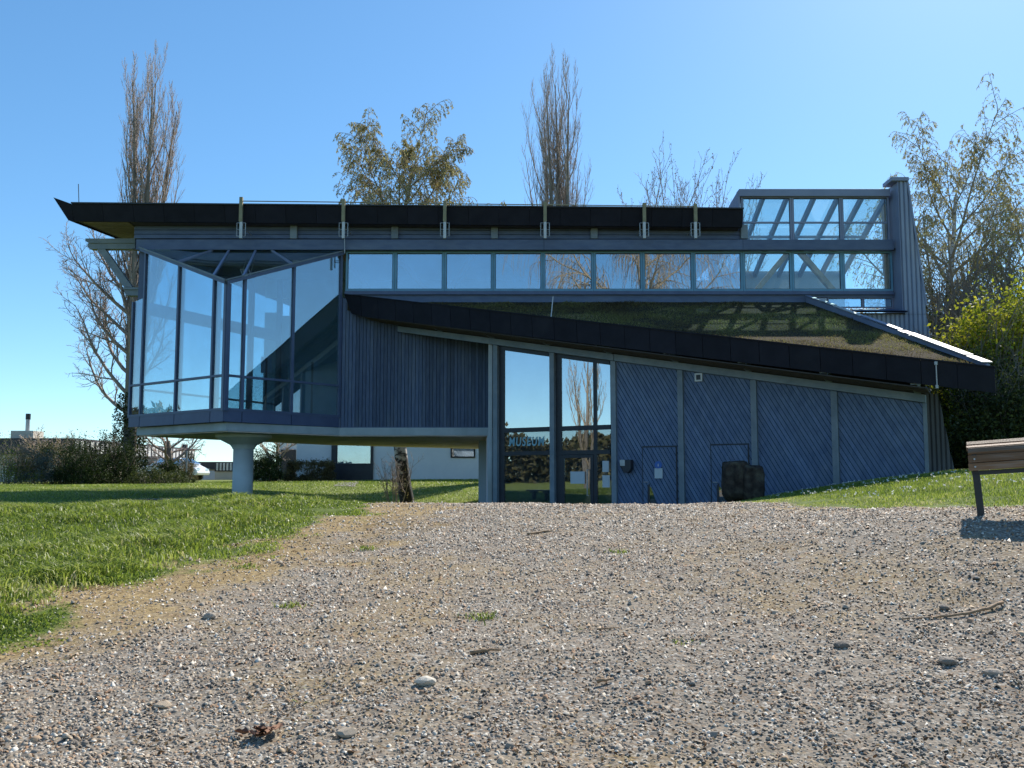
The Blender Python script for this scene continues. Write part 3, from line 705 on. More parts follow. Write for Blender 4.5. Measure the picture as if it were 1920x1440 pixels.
for p, q in zip(eL + eR, aT):
    part("glazing_bar", MB().bar(p + up5, q + up5, .05, .05), 'jamb')
a0, a5 = at(258, 472, FY - .13), at(644, 472, FY - .13)
part("wall_rail", MB().bar(a0 + Vector((0, -.03, .06)), a5 + Vector((0, -.03, .06)), .06, .06), 'jamb')
for poly in ([e_l, eL[0], aT[0], a0], [eL[0], eL[1], aT[1], aT[0]], [eL[1], e_c, aT[1]], [e_c, aT[2], aT[1]], [e_c, eR[0], aT[2]], [eR[0], eR[1], aT[3], aT[2]], [eR[1], e_r, a5, aT[3]]):
    part("roof_pane", MB().prism([p + Vector((0, 0, .045)) for p in poly], (0, 0, -.02)), 'glass')
# corner post, side timbers on the far left
part("corner_post", box_px(256, 469, 265, 780, FY - .02, .12), 'frame')
part("side_beam", MB().prism([at(160, 447, 23.3), at(253, 447, 23.3), at(253, 455.5, 23.3), at(166, 455.5, 23.3), at(160, 452, 23.3)], (0, .25, 0)), 'timber')
part("side_beam", MB().prism([at(164, 456, 23.34), at(253, 456, 23.34), at(253, 466.5, 23.34), at(168, 466.5, 23.34), at(164, 463, 23.34)], (0, .2, 0)), 'timber')
part("strut", MB().prism([at(182, 467, 23.36), at(197, 467, 23.36), at(248, 538, 23.36), at(232, 538, 23.36)], (0, .16, 0)), 'timber')
part("corbel", MB().prism([at(230, 538.5, 23.3), at(264, 538.5, 23.3), at(264, 542.5, 23.3), at(230, 542.5, 23.3)], (0, .26, 0)), 'timber')
part("corbel", MB().prism([at(232, 543, 23.34), at(264, 543, 23.34), at(264, 554, 23.34), at(236, 554, 23.34)], (0, .2, 0)), 'timber')

# --- floor slab, its column and what is underneath
z_st, z_sb = zz(802.3, FY), zz(816.5, FY)
z_st = min(z_st, z_fb - .012)
A2, B2, C2, D2 = at(256, 815, 23.0), at(424, 800, 20.62), at(637, 808, 22.88), at(921, 808, 22.88)
back = [Vector((D2.x + .15, 34.0, 0)), Vector((-6.3, 29.2, 0))]
poly = [A2, B2, C2, D2] + back
slab_pts = [Vector((p.x, p.y, z_sb)) for p in poly]
part("floor_slab", MB().prism(slab_pts, (0, 0, z_st - z_sb)), 'concrete')
cx = sum(p.x for p in poly) / 6; cy = sum(p.y for p in poly) / 6
part("slab_underside", MB().prism([Vector((p.x + (cx - p.x) * .012, p.y + (cy - p.y) * .012, z_sb - .004)) for p in poly], (0, 0, -.02)), 'under')
cc = at(457, 830, 22.3)
gcol = gz(cc.x, cc.y) - .3
part("column", MB().lathe((cc.x, cc.y, 0), [(.262, gcol), (.258, zz(842, 22.1))], 32), 'column', smooth=True)
part("column_capital", MB().lathe((cc.x, cc.y, 0), [(.275, zz(842, 22.1) + .003), (.29, zz(839, 22.1)), (.34, zz(834, 22.1)), (.70, z_sb - .10), (.72, z_sb - .028)], 32), 'column')
# --- vertical plank wall between glass corner and entrance
px0, px1 = xx(641, 700, FY), xx(924, 700, FY)
zlo, zhi = z_st + .01, zz(558, FY)
part("plank_backing", MB().box(px0, px1, FY - .02, FY + .08, zlo, zhi), 'gap')
npl = 43
for i in range(npl):
    a = px0 + (px1 - px0) * i / npl
    w = (px1 - px0) / npl
    part("plank", MB().box(a + .006, a + w - .006, FY - .045 - random.random() * .004, FY - .021, zlo, zhi - .02), 'plank')
part("corner_board", MB().box(xx(635, 700, FY) + .0, px0 - .004, FY - .07, FY + .05, z_st + .01, zhi), 'frame')
part("base_flashing", MB().box(px0, px1, FY - .06, FY - .02, z_st + .0, z_st + .025), 'frame')

# --- entrance wing: a wall turned towards the camera on the right, six bays of S metres
TX, TYp, DX, DY = -.4127, 21.3, 1.3725, -.837
S = math.hypot(DX, DY)
U = Vector((DX, DY, 0)) / S
NRM = Vector((U.y, -U.x, 0))                     # outward, towards the camera
def W(t, z, off=0.0): return Vector((TX + DX * t, TYp + DY * t, z)) + NRM * off
zq = lambda px, py, t: at(px, py, TYp + DY * t).z
zbm0, zbm6 = zq(747, 617.5, -1.92), zq(1737, 747, 6)
def zbm(t): return zbm0 + (zbm6 - zbm0) * (t + 1.92) / 7.92       # centre line of the eaves beam
FLOOR = .38
part("eaves_beam", MB().prism([W(-1.9, zbm(-1.9) - .075, .13), W(2.05, zbm(2.05) - .075, .13), W(2.05, zbm(2.05) + .075, .13), W(-1.9, zbm(-1.9) + .075, .13)], -NRM * .2), 'timber')
part("eaves_beam", MB().prism([W(2.06, zbm(2.06) - .075, .128), W(6.06, zbm(6.06) - .075, .128), W(6.06, zbm(6.06) + .075, .128), W(2.06, zbm(2.06) + .075, .128)], -NRM * .2), 'timber')
for t in range(6):
    zt_ = zbm(t) - .08; tc = .03
    part("post", MB().prism([W(t + tc - .038, -.1, .1), W(t + tc + .038, -.1, .1), W(t + tc + .038, zt_ - .03, .1), W(t + tc - .038, zt_, .1)], -NRM * .22), 'timber')
# diagonal boarding: strips clipped to each bay
def clip(poly, a, b, c):
    """keep a*x+b*y<=c"""
    out = []
    for i in range(len(poly)):
        p, q = poly[i], poly[(i + 1) % len(poly)]
        fp, fq = a * p[0] + b * p[1] - c, a * q[0] + b * q[1] - c
        if fp <= 0: out.append(p)
        if (fp < 0 < fq) or (fq < 0 < fp):
            r = fp / (fp - fq); out.append((p[0] + (q[0] - p[0]) * r, p[1] + (q[1] - p[1]) * r))
    return out
def diagonal(poly, off, width, parent, name="plank", gap=.0055, ang=60, phase=0.0):
    a, b = math.sin(R(ang)), math.cos(R(ang))          # boards run down to the right
    vals = [a * p[0] + b * p[1] for p in poly]
    k0, k1 = math.floor((min(vals) - phase) / width), math.ceil((max(vals) - phase) / width)
    for k in range(k0, k1):
        c0, c1 = phase + k * width + gap, phase + (k + 1) * width - gap
        q = clip(clip(poly, a, b, c1), -a, -b, -c0)
        if len(q) < 3: continue
        ar = abs(sum(q[i][0] * q[(i + 1) % len(q)][1] - q[(i + 1) % len(q)][0] * q[i][1] for i in range(len(q)))) / 2
        if ar < .002: continue
        o2 = off + random.random() * .004
        part(name, MB().prism([W(p[0] / S, p[1], o2) for p in q], -NRM * .022), 'dplank', parent)
def t_at(px, py): return on_line(px, py, W(0, 0), W(6, 0)) * 6
DOORS = {2: (t_at(1206, 880), t_at(1271, 880)), 3: (t_at(1334, 880), t_at(1406, 880))}
bays = {}
for t in range(2, 6):
    t0, t1 = t + .05, t + 1 - .012
    if t == 5: t1 = 6.02
    zl_ = .2 if t < 4 else .6
    poly = [(t0 * S, zl_), (t1 * S, zl_), (t1 * S, zbm(t1) - .085), (t0 * S, zbm(t0) - .085)]
    bk = part("bay_backing", MB().prism([W(p[0] / S, p[1], .004) for p in poly], -NRM * .08), 'gap')
    if t == 5:
        part("corner_trim", MB().prism([W(6.024, .5, .06), W(6.06, .5, .06), W(6.06, zbm(6.06) - .08, .06), W(6.024, zbm(6.02) - .08, .06)], -NRM * .16), 'timber')
    diagonal(poly, .028, .083, bk)
for t, (d0, d1) in DOORS.items():
    td = {2: zq(1239, 836, t_at(1239, 836)), 3: zq(1370, 832, t_at(1370, 832))}[t]
    fr = part("door", MB().prism([W(d0, FLOOR, .036), W(d1, FLOOR, .036), W(d1, td, .036), W(d0, td, .036)], -NRM * .03), 'gap')
    w = .022 / S
    MB().prism([W(d0 + w, td - .03, .052), W(d1 - w, td - .03, .052), W(d1 - w, td, .052), W(d0 + w, td, .052)], -NRM * .015).prism([W(d0, FLOOR, .053), W(d0 + w, FLOOR, .053), W(d0 + w, td, .053), W(d0, td, .053)], -NRM * .015).prism([W(d1 - w, FLOOR, .053), W(d1, FLOOR, .053), W(d1, td, .053), W(d1 - w, td, .053)], -NRM * .015).build("door_frame", M['dark'], fr)
    q = [((d0 + w) * S, FLOOR + .02), ((d1 - w) * S, FLOOR + .02), ((d1 - w) * S, td - .035), ((d0 + w) * S, td - .035)]
    diagonal(q, .06, .083, fr, phase=.03)
    # triangular pane low in the door, its slant following the boards
    dw = (d1 - d0)
    tl, tr_ = d0 + dw * .22, d0 + dw * .62
    zt_ = FLOOR + (td - FLOOR) * .50
    MB().prism([W(tl, FLOOR + .06, .074), W(tr_, FLOOR + .06, .074), W(tl + .02, zt_, .074), W(tl, zt_, .074)], -NRM * .006).build("door_pane", M['glass_low'], fr)
    MB().prism([W(tl - .028, FLOOR + .05, .082), W(tl, FLOOR + .05, .082), W(tl, zt_ + .08, .082), W(tl - .028, zt_ + .03, .082)], -NRM * .014).build("pane_trim", M['dark'], fr)
    MB().tube([W(d0 + dw * .08, FLOOR + 1.02, .07), W(d0 + dw * .08, FLOOR + 1.02, .12), W(d0 + dw * .2, FLOOR + 1.02, .12)], .011, 6).build("door_handle", M['steel'], fr)
# glazed bays
def bay_poly(t0, t1, z0, z1a, z1b, off): return [W(t0, z0, off), W(t1, z0, off), W(t1, z1b, off), W(t0, z1a, off)]
zT1, zT2 = zq(988, 806, .5), zq(988, 850, .5)
def slopetop(t): return zbm(t) - .08
D_ = -NRM * .08
def fr_rect(t0, t1, z0, z1, name="frame_bar", off=.0): part(name, MB().prism([W(t0, z0, off), W(t1, z0, off), W(t1, z1, off), W(t0, z1, off)], D_), 'dark')
for (t0, t1) in ((.05, .95), (1.05, 1.95)):
    g0 = t0 + .105
    part("frame_jamb", MB().prism(bay_poly(t0, g0, .2, slopetop(t0) - .002, slopetop(g0) - .002, .0), D_), 'dark')
    part("frame_head", MB().prism([W(g0, slopetop(g0) - .10, .0), W(t1, slopetop(t1) - .10, .0), W(t1, slopetop(t1), .0), W(g0, slopetop(g0), .0)], D_), 'dark')
    fr_rect(g0, t1, zT1 - .055, zT1 + .055, "transom")
    fr_rect(g0, t1, zT2 - .05, zT2 + .05, "transom")
    fr_rect(g0, t1, FLOOR - .02, FLOOR + .06, "threshold")
fr_rect(1.685, 1.735, FLOOR + .06, zT2 - .05, "mullion"); fr_rect(1.685, 1.735, zT2 + .05, zT1 - .055, "mullion")
part("mullion", MB().prism([W(1.685, zT1 + .055, 0), W(1.735, zT1 + .055, 0), W(1.735, slopetop(1.735) - .1, 0), W(1.685, slopetop(1.685) - .1, 0)], D_), 'dark')
GO = -.03
def gpane(t0, t1, z0, z1a, z1b, mat, name="pane"):
    return part(name, MB().prism(bay_poly(t0, t1, z0, z1a, z1b, GO), -NRM * .016), mat)
gpane(.155, .95, zT1 + .055, slopetop(.155) - .1, slopetop(.95) - .1, 'glass_door')
gpane(1.155, 1.685, zT1 + .055, slopetop(1.155) - .1, slopetop(1.685) - .1, 'glass_door')
gpane(1.735, 1.95, zT1 + .055, slopetop(1.735) - .1, slopetop(1.95) - .1, 'glass_door')
for a, b in ((.155, .95), (1.155, 1.685), (1.735, 1.95)):
    gpane(a, b, zT2 + .05, zT1 - .055, zT1 - .055, 'glass_low')
gpane(.155, .95, FLOOR + .06, zT2 - .05, zT2 - .05, 'glass_low')
gpane(1.735, 1.95, FLOOR + .06, zT2 - .05, zT2 - .05, 'glass_low')
# glass entrance door leaf
dl = part("entrance_door", MB().prism([W(1.16, FLOOR + .07, .012), W(1.205, FLOOR + .07, .012), W(1.205, zT2 - .06, .012), W(1.16, zT2 - .06, .012)], -NRM * .06).prism([W(1.635, FLOOR + .07, .012), W(1.68, FLOOR + .07, .012), W(1.68, zT2 - .06, .012), W(1.635, zT2 - .06, .012)], -NRM * .06).prism(
    [W(1.205, zT2 - .13, .012), W(1.635, zT2 - .13, .012), W(1.635, zT2 - .06, .012), W(1.205, zT2 - .06, .012)], -NRM * .06).prism([W(1.205, FLOOR + .07, .012), W(1.635, FLOOR + .07, .012), W(1.635, FLOOR + .2, .012), W(1.205, FLOOR + .2, .012)], -NRM * .06), 'dark')
MB().prism(bay_poly(1.205, 1.635, FLOOR + .2, zT2 - .13, zT2 - .13, -.01), -NRM * .016).build("pane", M['glass_low'], dl)
MB().tube([W(1.60, FLOOR + .7, .02), W(1.60, FLOOR + .7, .07), W(1.60, FLOOR + 1.3, .07), W(1.60, FLOOR + 1.3, .02)], .014, 6).build("door_handle", M['steel'], dl)
# lettering on the transom pane
cu = bpy.data.curves.new("lettering", 'FONT'); cu.body = "MUSEUM"; cu.size = .27; cu.space_character = 1.25; cu.shear = .12; cu.extrude = .002; cu.offset = .006
cu.align_x = 'CENTER'; cu.align_y = 'CENTER'
tmp = bpy.data.objects.new("tmp", cu); COL.objects.link(tmp)
bpy.context.view_layer.update()
me = bpy.data.meshes.new_from_object(tmp.evaluated_get(bpy.context.evaluated_depsgraph_get()))
bpy.data.objects.remove(tmp)
me.name = "lettering"; me.materials.clear(); me.materials.append(M['letter'])
lt = link("lettering", me, MUS)
zc = (zT1 + zT2) / 2
wp = W(.545, zc - .01, -.022)
mw = Matrix(((U.x, 0, NRM.x, wp.x), (U.y, 0, NRM.y, wp.y), (0, 1, 0, wp.z), (0, 0, 0, 1)))
lt.matrix_parent_inverse = Matrix.Translation(-MUS.location)
xs_ = [v.co.x for v in me.vertices]; sc = .62 * S / (max(xs_) - min(xs_))
lt.matrix_basis = mw @ Matrix.Diagonal((sc, 1.12, 1, 1))

# --- planted roof over the wing
OV = .78
def E(t, z, off=0.0): return W(t, z, OV + off)
tL, tR = -2.707, 6.80
pL, pR = at(643, 553, E(tL, 0).y), at(1872, 690, E(tR, 0).y)
pLb, pRb = at(657, 588, E(tL + .15, 0).y), at(1868, 737, E(tR, 0).y)
def z_e(t): return pL.z + (pR.z - pL.z) * (t - tL) / (tR - tL)
def z_eb(t): return pLb.z + (pRb.z - pLb.z) * (t - tL) / (tR - tL)
nf = 26
for i in range(nf):
    a, b = tL + (tR - tL) * i / nf, tL + (tR - tL) * (i + 1) / nf
    g = .003
    ab = a + .14 if i == 0 else a
    part("eaves_panel", MB().prism([E(ab + g, z_eb(a)), E(b - g, z_eb(b)), E(b - g, z_e(b), .05), E(a + g, z_e(a), .05)], -NRM * .035), 'fascia')
part("eaves_backing", MB().prism([E(tL + .16, z_eb(tL) + .01, -.04), E(tR, z_eb(tR) + .01, -.04), E(tR, z_e(tR) - .01, .01), E(tL + .02, z_e(tL) - .01, .01)], -NRM * .02), 'gap')  # added strip that keeps light from showing between the eaves panels
part("eaves_capping", MB().bar(E(tL, z_e(tL) + .012, .03), E(tR, z_e(tR) + .012, .03), .09, .025), 'fascia')
zj = zz(566, FY)
xv0, xv1 = xx(1511, 560, FY), xx(1846, 680, 15.35)
eR_, eL_ = E(tR - .02, 0, -.04), E(tL + .02, 0, -.04)
slope = (zj - (z_e(tR) - .05)) / (FY - eR_.y)
def roof_z(y): return zj - slope * (FY - y) + .0
rp_ = [(eL_.x, eL_.y + .02), (eR_.x, eR_.y), (xv1 + .05, 15.5), (xv0, FY - .06), (eL_.x + .05, FY - .06)]
top = [Vector((x, y, roof_z(y))) for x, y in rp_]
mb = MB().prism(top, (0, 0, -.22))
part("planted_roof", mb, 'roofsoil')
# soffit boards between eaves beam and fascia, brackets at each post
for i in range(5):
    o0 = .14 + i * .125
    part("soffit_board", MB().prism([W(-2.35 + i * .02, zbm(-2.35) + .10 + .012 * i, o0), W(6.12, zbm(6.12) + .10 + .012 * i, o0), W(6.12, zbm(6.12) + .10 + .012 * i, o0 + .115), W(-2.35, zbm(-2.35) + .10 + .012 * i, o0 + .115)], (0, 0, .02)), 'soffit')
part("blocking", MB().prism([W(-1.9, zbm(-1.9) + .08, .06), W(6.06, zbm(6.06) + .08, .06), W(6.06, zbm(6.06) + .3, .06), W(-1.9, zbm(-1.9) + .3, .06)], -NRM * .04), 'soffit')
for t in range(-1, 7):
    zc_ = zbm(t) + .08
    part("bracket", MB().prism([W(t - .055, zc_, .11), W(t - .055, zc_ + .02, .14), W(t - .055, zc_ + .12, .70), W(t - .055, zc_ + .24, .70), W(t - .055, zc_ + .22, .06), W(t - .055, zc_, .06)], U * .11 * S * .62), 'timber')
# verge upstand with zinc capping on the right edge
v0, v1 = at(1511, 556, FY - .1), at(1850, 683, 15.25)
def vp(s, dz=0.0): return Vector((v0.x + (v1.x - v0.x) * s, v0.y + (v1.y - v0.y) * s, v0.z + (v1.z - v0.z) * s + dz))
a, b = vp(0), vp(1)
part("verge_board", MB().prism([a, b, Vector((b.x, b.y, roof_z(b.y) - .02)), Vector((a.x, a.y, roof_z(a.y) - .1))], (.06, 0, 0)), 'jamb')
cuts = [0, .10, .22, .40, .62, .66, .93, 1.0]
for i, (s0, s1) in enumerate(zip(cuts[:-1], cuts[1:])):
    p, q = vp(s0 + .004, .03 + .012 * (i % 2)), vp(s1 - .004, .03 + .012 * (i % 2))
    part("verge_capping", MB().bar(p + Vector((.03, 0, 0)), q + Vector((.03, 0, 0)), .20 if i >= 4 else .12, .02), 'zinc' if i in (1, 2, 4, 5, 6) else 'jamb')
part("rain_chain", MB().tube([at(1755, 681, E(6.2, 0, .1).y), at(1757, 727, E(6.2, 0, .1).y)], .012, 5).lathe(at(1755, 681, E(6.2, 0, .1).y), [(.03, -.03), (.03, .03)], 8).lathe(at(1757, 725, E(6.2, 0, .1).y), [(.028, -.03), (.028, .03)], 8), 'steel')
part("marker_rod", MB().tube([at(1033, 597, 20.2), at(1037, 556, 20.3)], .013, 5), 'white')
# corner of the wing seen past the last post
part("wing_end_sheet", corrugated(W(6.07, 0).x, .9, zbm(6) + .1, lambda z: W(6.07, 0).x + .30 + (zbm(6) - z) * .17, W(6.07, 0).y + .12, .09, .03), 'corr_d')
part("wing_end_wall", MB().box(W(6.07, 0).x, W(6.07, 0).x + .28, W(6.07, 0).y + .16, TY - .1, .6, zbm(6) + .08), 'gap')

# --- inside: floors, walls, ceiling
xw0, xw1 = -7.7, rafx[0] - .1
BY = 28.0
def wall_holes(name, x0, x1, z0, z1, Y, holes, mat, th=.15):
    xs = sorted({x0, x1, *[h[0] for h in holes], *[h[1] for h in holes]}); zs_ = sorted({z0, z1, *[h[2] for h in holes], *[h[3] for h in holes]})
    mb = MB()
    for xa, xb in zip(xs[:-1], xs[1:]):
        for za, zb in zip(zs_[:-1], zs_[1:]):
            xm, zm = (xa + xb) / 2, (za + zb) / 2
            if any(h[0] < xm < h[1] and h[2] < zm < h[3] for h in holes): continue
            mb.box(xa, xb, Y, Y + th, za, zb)
    return part(name, mb, mat)
h1, h2 = quad_px(497, 557, 520, 586, BY), quad_px(527, 558, 543, 592, BY)
zc0 = zbot(0) - .22
wall_holes("back_wall", xw0, xe1, z_st + .02, zc0, BY, [h1, h2], 'inwall')
part("ceiling", MB().prism([(-10.0, FY + .1, zz(447, FY)), (xe0 - .1, FY + .1, zz(447, FY)), (xe0 - .1, BY, zz(447, FY)), (-7.8, BY, zz(447, FY))], (0, 0, .05)), 'inceil')
part("upper_floor", MB().prism([Vector((p.x, p.y, z_st + .02)) for p in (at(262, 790, 23.05), at(424, 780, 20.8), at(632, 780, 23.1))] + [Vector((xe1, 23.1, z_st + .02)), Vector((xe1, BY, z_st + .02)), Vector((-7.7, BY, z_st + .02))], (0, 0, .04)), 'infloor')
part("partition", MB().box(-4.55, -4.43, FY + .12, BY - .01, z_st + .06, zz(545, FY)), 'inwall')
part("hall_back_wall", MB().box(-1.0, 8.6, 25.6, 25.75, .2, zj - .1), 'inwall')
part("hall_floor", MB().prism([W(-.1, FLOOR - .02, -.1), W(6, FLOOR - .02, -.1), Vector((8.4, 25.58, FLOOR - .02)), Vector((-.95, 25.58, FLOOR - .02))], (0, 0, .02)), 'infloor')
part("hall_side_wall", MB().prism([W(-.06, .2, .0), Vector((-.62, 25.6, .2)), Vector((-.62, 25.6, zj - .1)), W(-.06, zbm(0), .0)], (-.1, 0, 0)), 'concrete')
part("slab_end_wall", MB().box(xx(914, 880, 22.9), xx(932, 880, 22.9), 22.75, 22.98, .1, z_sb - .026), 'column')
part("slab_end_wall", MB().prism([Vector((xx(912, 880, 23.0), 23.0, .1)), Vector((-.9, 33.9, .1)), Vector((-.75, 33.9, .1)), Vector((xx(925, 880, 23.0), 23.0, .1))], (0, 0, z_sb - .03 - .1)), 'under')
# glazed back-left front of the corner room
G0, G1 = Vector((-10.15, 23.15, 0)), Vector((xw0 - .02, BY, 0))
zg0, zg1 = z_st + .06, zz(447, FY)
for s in (0, .24, .5, .76, 1.0):
    p = G0 + (G1 - G0) * s
    part("indoor_post", MB().bar(Vector((p.x, p.y, zg0)), Vector((p.x, p.y, zg1)), .16, .16), 'timber')
for zb_ in (zz(600, 25), zg0 + 1.0):
    part("indoor_beam", MB().bar(Vector((G0.x, G0.y, zb_)), Vector((G1.x, G1.y, zb_)), .1, .34 if zb_ > 5 else .05), 'timber')
for i in range(4):
    p, q = G0 + (G1 - G0) * (i * .25 + .01), G0 + (G1 - G0) * (i * .25 + .24)
    part("back_pane", MB().prism([Vector((p.x, p.y, zg0)), Vector((q.x, q.y, zg0)), Vector((q.x, q.y, zg1)), Vector((p.x, p.y, zg1))], (-.012, .008, 0)), 'glass_clear')

# ------------------------------------------------------------------ things on and in front of the museum
def on_wall(name, t0, t1, z0, z1, off, th, mat, label, cat):
    o = MB().prism([W(t0, z0, off), W(t1, z0, off), W(t1, z1, off), W(t0, z1, off)], -NRM * th).build(name, M[mat])
    return tag(o, label, cat)
zp = lambda py, px: at(px, py, TYp + DY * t_at(px, py)).z
on_wall("paper_notice", t_at(1070, 896), t_at(1097, 896), zp(907, 1083), zp(884, 1083), .014, .012, 'paper', "large white paper notice taped inside the glass entrance door", "notice")
on_wall("paper_notice", t_at(1129, 875), t_at(1141, 875), zp(885, 1135), zp(864, 1135), -.012, .012, 'paper', "upper of two paper notices on narrow pane right of entrance door", "notice")
on_wall("paper_notice", t_at(1129, 905), t_at(1143, 905), zp(914, 1135), zp(891, 1135), -.012, .012, 'paper', "lower of two paper notices on narrow pane right of entrance door", "notice")
on_wall("door_notice", t_at(1230, 887), t_at(1245, 887), zp(897, 1237), zp(878, 1237), .088, .006, 'paper', "white paper sheet below round blue sign on plank door", "notice")
# round blue sign with a white figure
c = W(t_at(1237, 872), zp(872, 1237), .088)
ring = [c + U * (.085 * math.cos(a)) + Vector((0, 0, .085 * math.sin(a))) for a in np.linspace(0, 2 * math.pi, 20, endpoint=False)]
sg = MB().prism(ring, -NRM * .006).build("round_sign", M['bluesign'])
tag(sg, "round blue sign with small white emblem on plank door", "sign")
d = .03
MB().prism([c + NRM * .004 + U * x + Vector((0, 0, z)) for x, z in ((-d * .4, -d), (d * .4, -d), (d * .4, d * .3), (0, d * 1.2), (-d * .4, d * .3))], -NRM * .003).build("emblem", M['paper'], sg)
# wall box beside the entrance
cb = W(t_at(1180, 874), zp(874, 1180), .06)
rt = empty("wall_box", cb, "dark half-round metal box with grey flap on blue boarding by entrance", "wall box")
mb = MB()
prof = [(-.13, .14), (.13, .14), (.13, -.06), (.06, -.15), (-.04, -.15), (-.13, 0)]
mb.prism([U * x + Vector((0, 0, z)) for x, z in prof], NRM * .16).build("body", M['dark'], rt, bevel=.01)
MB().prism([U * x + Vector((0, 0, z)) + NRM * .163 for x, z in ((-.13, .005), (-.01, .005), (-.01, .14), (-.13, .14))], NRM * .006).build("flap", M['steel'], rt)
# exhibit boards standing in the corner room
for px, py, Y, lab in ((500, 684, 24.6, "pale exhibit board in the glass corner room, left of two"), (586, 692, 24.3, "pale exhibit board on a pole in the glass corner room, right of two")):
    c = at(px, py, Y); zf = z_st + .06
    rt = empty("exhibit_board", (c.x, Y, zf), lab, "exhibit board", "exhibit boards in the corner room")
    MB().box(-.16, .16, -.02, .02, c.z - zf - .24, c.z - zf + .24).build("board", M['inwall'], rt)
    MB().box(-.03, .03, -.03, -.0205, 0, c.z - zf + .2).box(-.2, .2, -.15, .15, 0, .03).build("stand", M['iron'], rt)
# square white vent
cv = W(t_at(1311.5, 708), zp(708, 1311), .045)
rt = empty("wall_vent", cv, "small square white framed vent high on blue diagonal boarding", "vent")
mb = MB()
for x0, x1, z0, z1 in ((-.085, .085, .055, .09), (-.085, .085, -.09, -.055), (-.085, -.05, -.055, .055), (.05, .085, -.055, .055)):
    mb.prism([U * x + Vector((0, 0, z)) for x, z in ((x0, z0), (x1, z0), (x1, z1), (x0, z1))], NRM * .03)
mb.build("frame", M['white'], rt)
MB().prism([U * x + Vector((0, 0, z)) for x, z in ((-.05, -.055), (.05, -.055), (.05, .055), (-.05, .055))], NRM * .012).build("grille", M['dark'], rt)
# reception desk and the person sitting at it, seen through the first entrance pane
dk = empty("reception_desk", (.35, 23.2, FLOOR), "pale reception desk behind first glass pane of entrance", "desk")
MB().box(-.7, 1.1, -.03, .03, 0, .95).build("front", M['desk'], dk)
MB().box(-.8, 1.2, -.12, .6, .952, 1.0).build("top", M['desk'], dk)
pr = empty("person", (.05, 24.1, FLOOR), "dark-haired person in dark clothing sitting at reception desk behind entrance glass", "person")
def skin_body(name, mat, joints, edges, radii, parent, sub=2, rootv=0):
    me = bpy.data.meshes.new(name); me.from_pydata(joints, edges, [])
    o = link(name, me, parent)
    o.modifiers.new("skin", 'SKIN'); s = o.modifiers.new("sub", 'SUBSURF'); s.levels = sub; s.render_levels = sub
    sv = me.skin_vertices[0].data if me.skin_vertices else None
    if sv is None:
        bm = bmesh.new(); bm.from_mesh(me); bm.verts.layers.skin.verify(); bm.to_mesh(me); bm.free(); sv = me.skin_vertices[0].data
    for i, r in enumerate(radii):
        sv[i].radius = r if isinstance(r, tuple) else (r, r)
        sv[i].use_root = (i == rootv)
    me.materials.append(M[mat])
    return o
J = [(0, 0, .50), (0, .01, .75), (0, .02, .98), (0, .01, 1.10), (0, -.01, 1.17),
     (-.19, .01, 1.02), (-.25, -.04, .80), (-.16, -.28, .76), (.19, .01, 1.02), (.25, -.04, .80), (.16, -.28, .76),
     (-.11, -.05, .50), (-.12, -.42, .50), (-.12, -.42, .05), (.11, -.05, .50), (.12, -.42, .50), (.12, -.42, .05)]
skin_body("body", 'cloth', J, [(0, 1), (1, 2), (2, 3), (3, 4), (2, 5), (5, 6), (6, 7), (2, 8), (8, 9), (9, 10), (0, 11), (11, 12), (12, 13), (0, 14), (14, 15), (15, 16)],
    [(.15, .12), (.14, .11), (.16, .11), .055, .05, .07, .05, .035, .07, .05, .035, .09, .07, .05, .09, .07, .05], pr)
hd = MB().lathe((0, -.02, 1.13), [(.03, 0), (.062, .03), (.075, .08), (.08, .13), (.074, .18), (.05, .215), (.015, .23)], 16)
for x in (-.03, .03): hd.lathe((x, -.093, 1.255), [(.006, -.006), (.010, 0), (.006, .006)], 6)
hd.tube([(0, -.094, 1.25), (0, -.115, 1.215), (0, -.09, 1.205)], [.008, .014, .008], 6)
hd.tube([(-.025, -.088, 1.18), (.025, -.088, 1.18)], .006, 5)
for s in (-1, 1): hd.tube([(s * .08, -.02, 1.225), (s * .088, -.01, 1.25)], .014, 6)
hd.build("head", M['skin'], pr, smooth=True)
MB().lathe((0, 0, 1.15), [(.05, .0), (.083, .05), (.09, .11), (.084, .17), (.055, .218), (.015, .236)], 16).build("hair", M['hair'], pr, smooth=True)
for s in (-1, 1):
    h = MB().prism([(s * .14, -.29, .745), (s * .19, -.29, .745), (s * .185, -.37, .74), (s * .145, -.37, .74)], (0, 0, .025))
    for k in range(4):
        x = s * (.149 + k * .012); l = (.06, .07, .066, .05)[k]
        h.tube([(x, -.365, .753), (x, -.365 - l * .6, .75), (x, -.365 - l, .735)], [.007, .0065, .005], 5)
    h.tube([(s * .14, -.30, .75), (s * .115, -.335, .745), (s * .11, -.36, .738)], [.008, .0075, .006], 5)
    h.build("hand", M['skin'], pr)
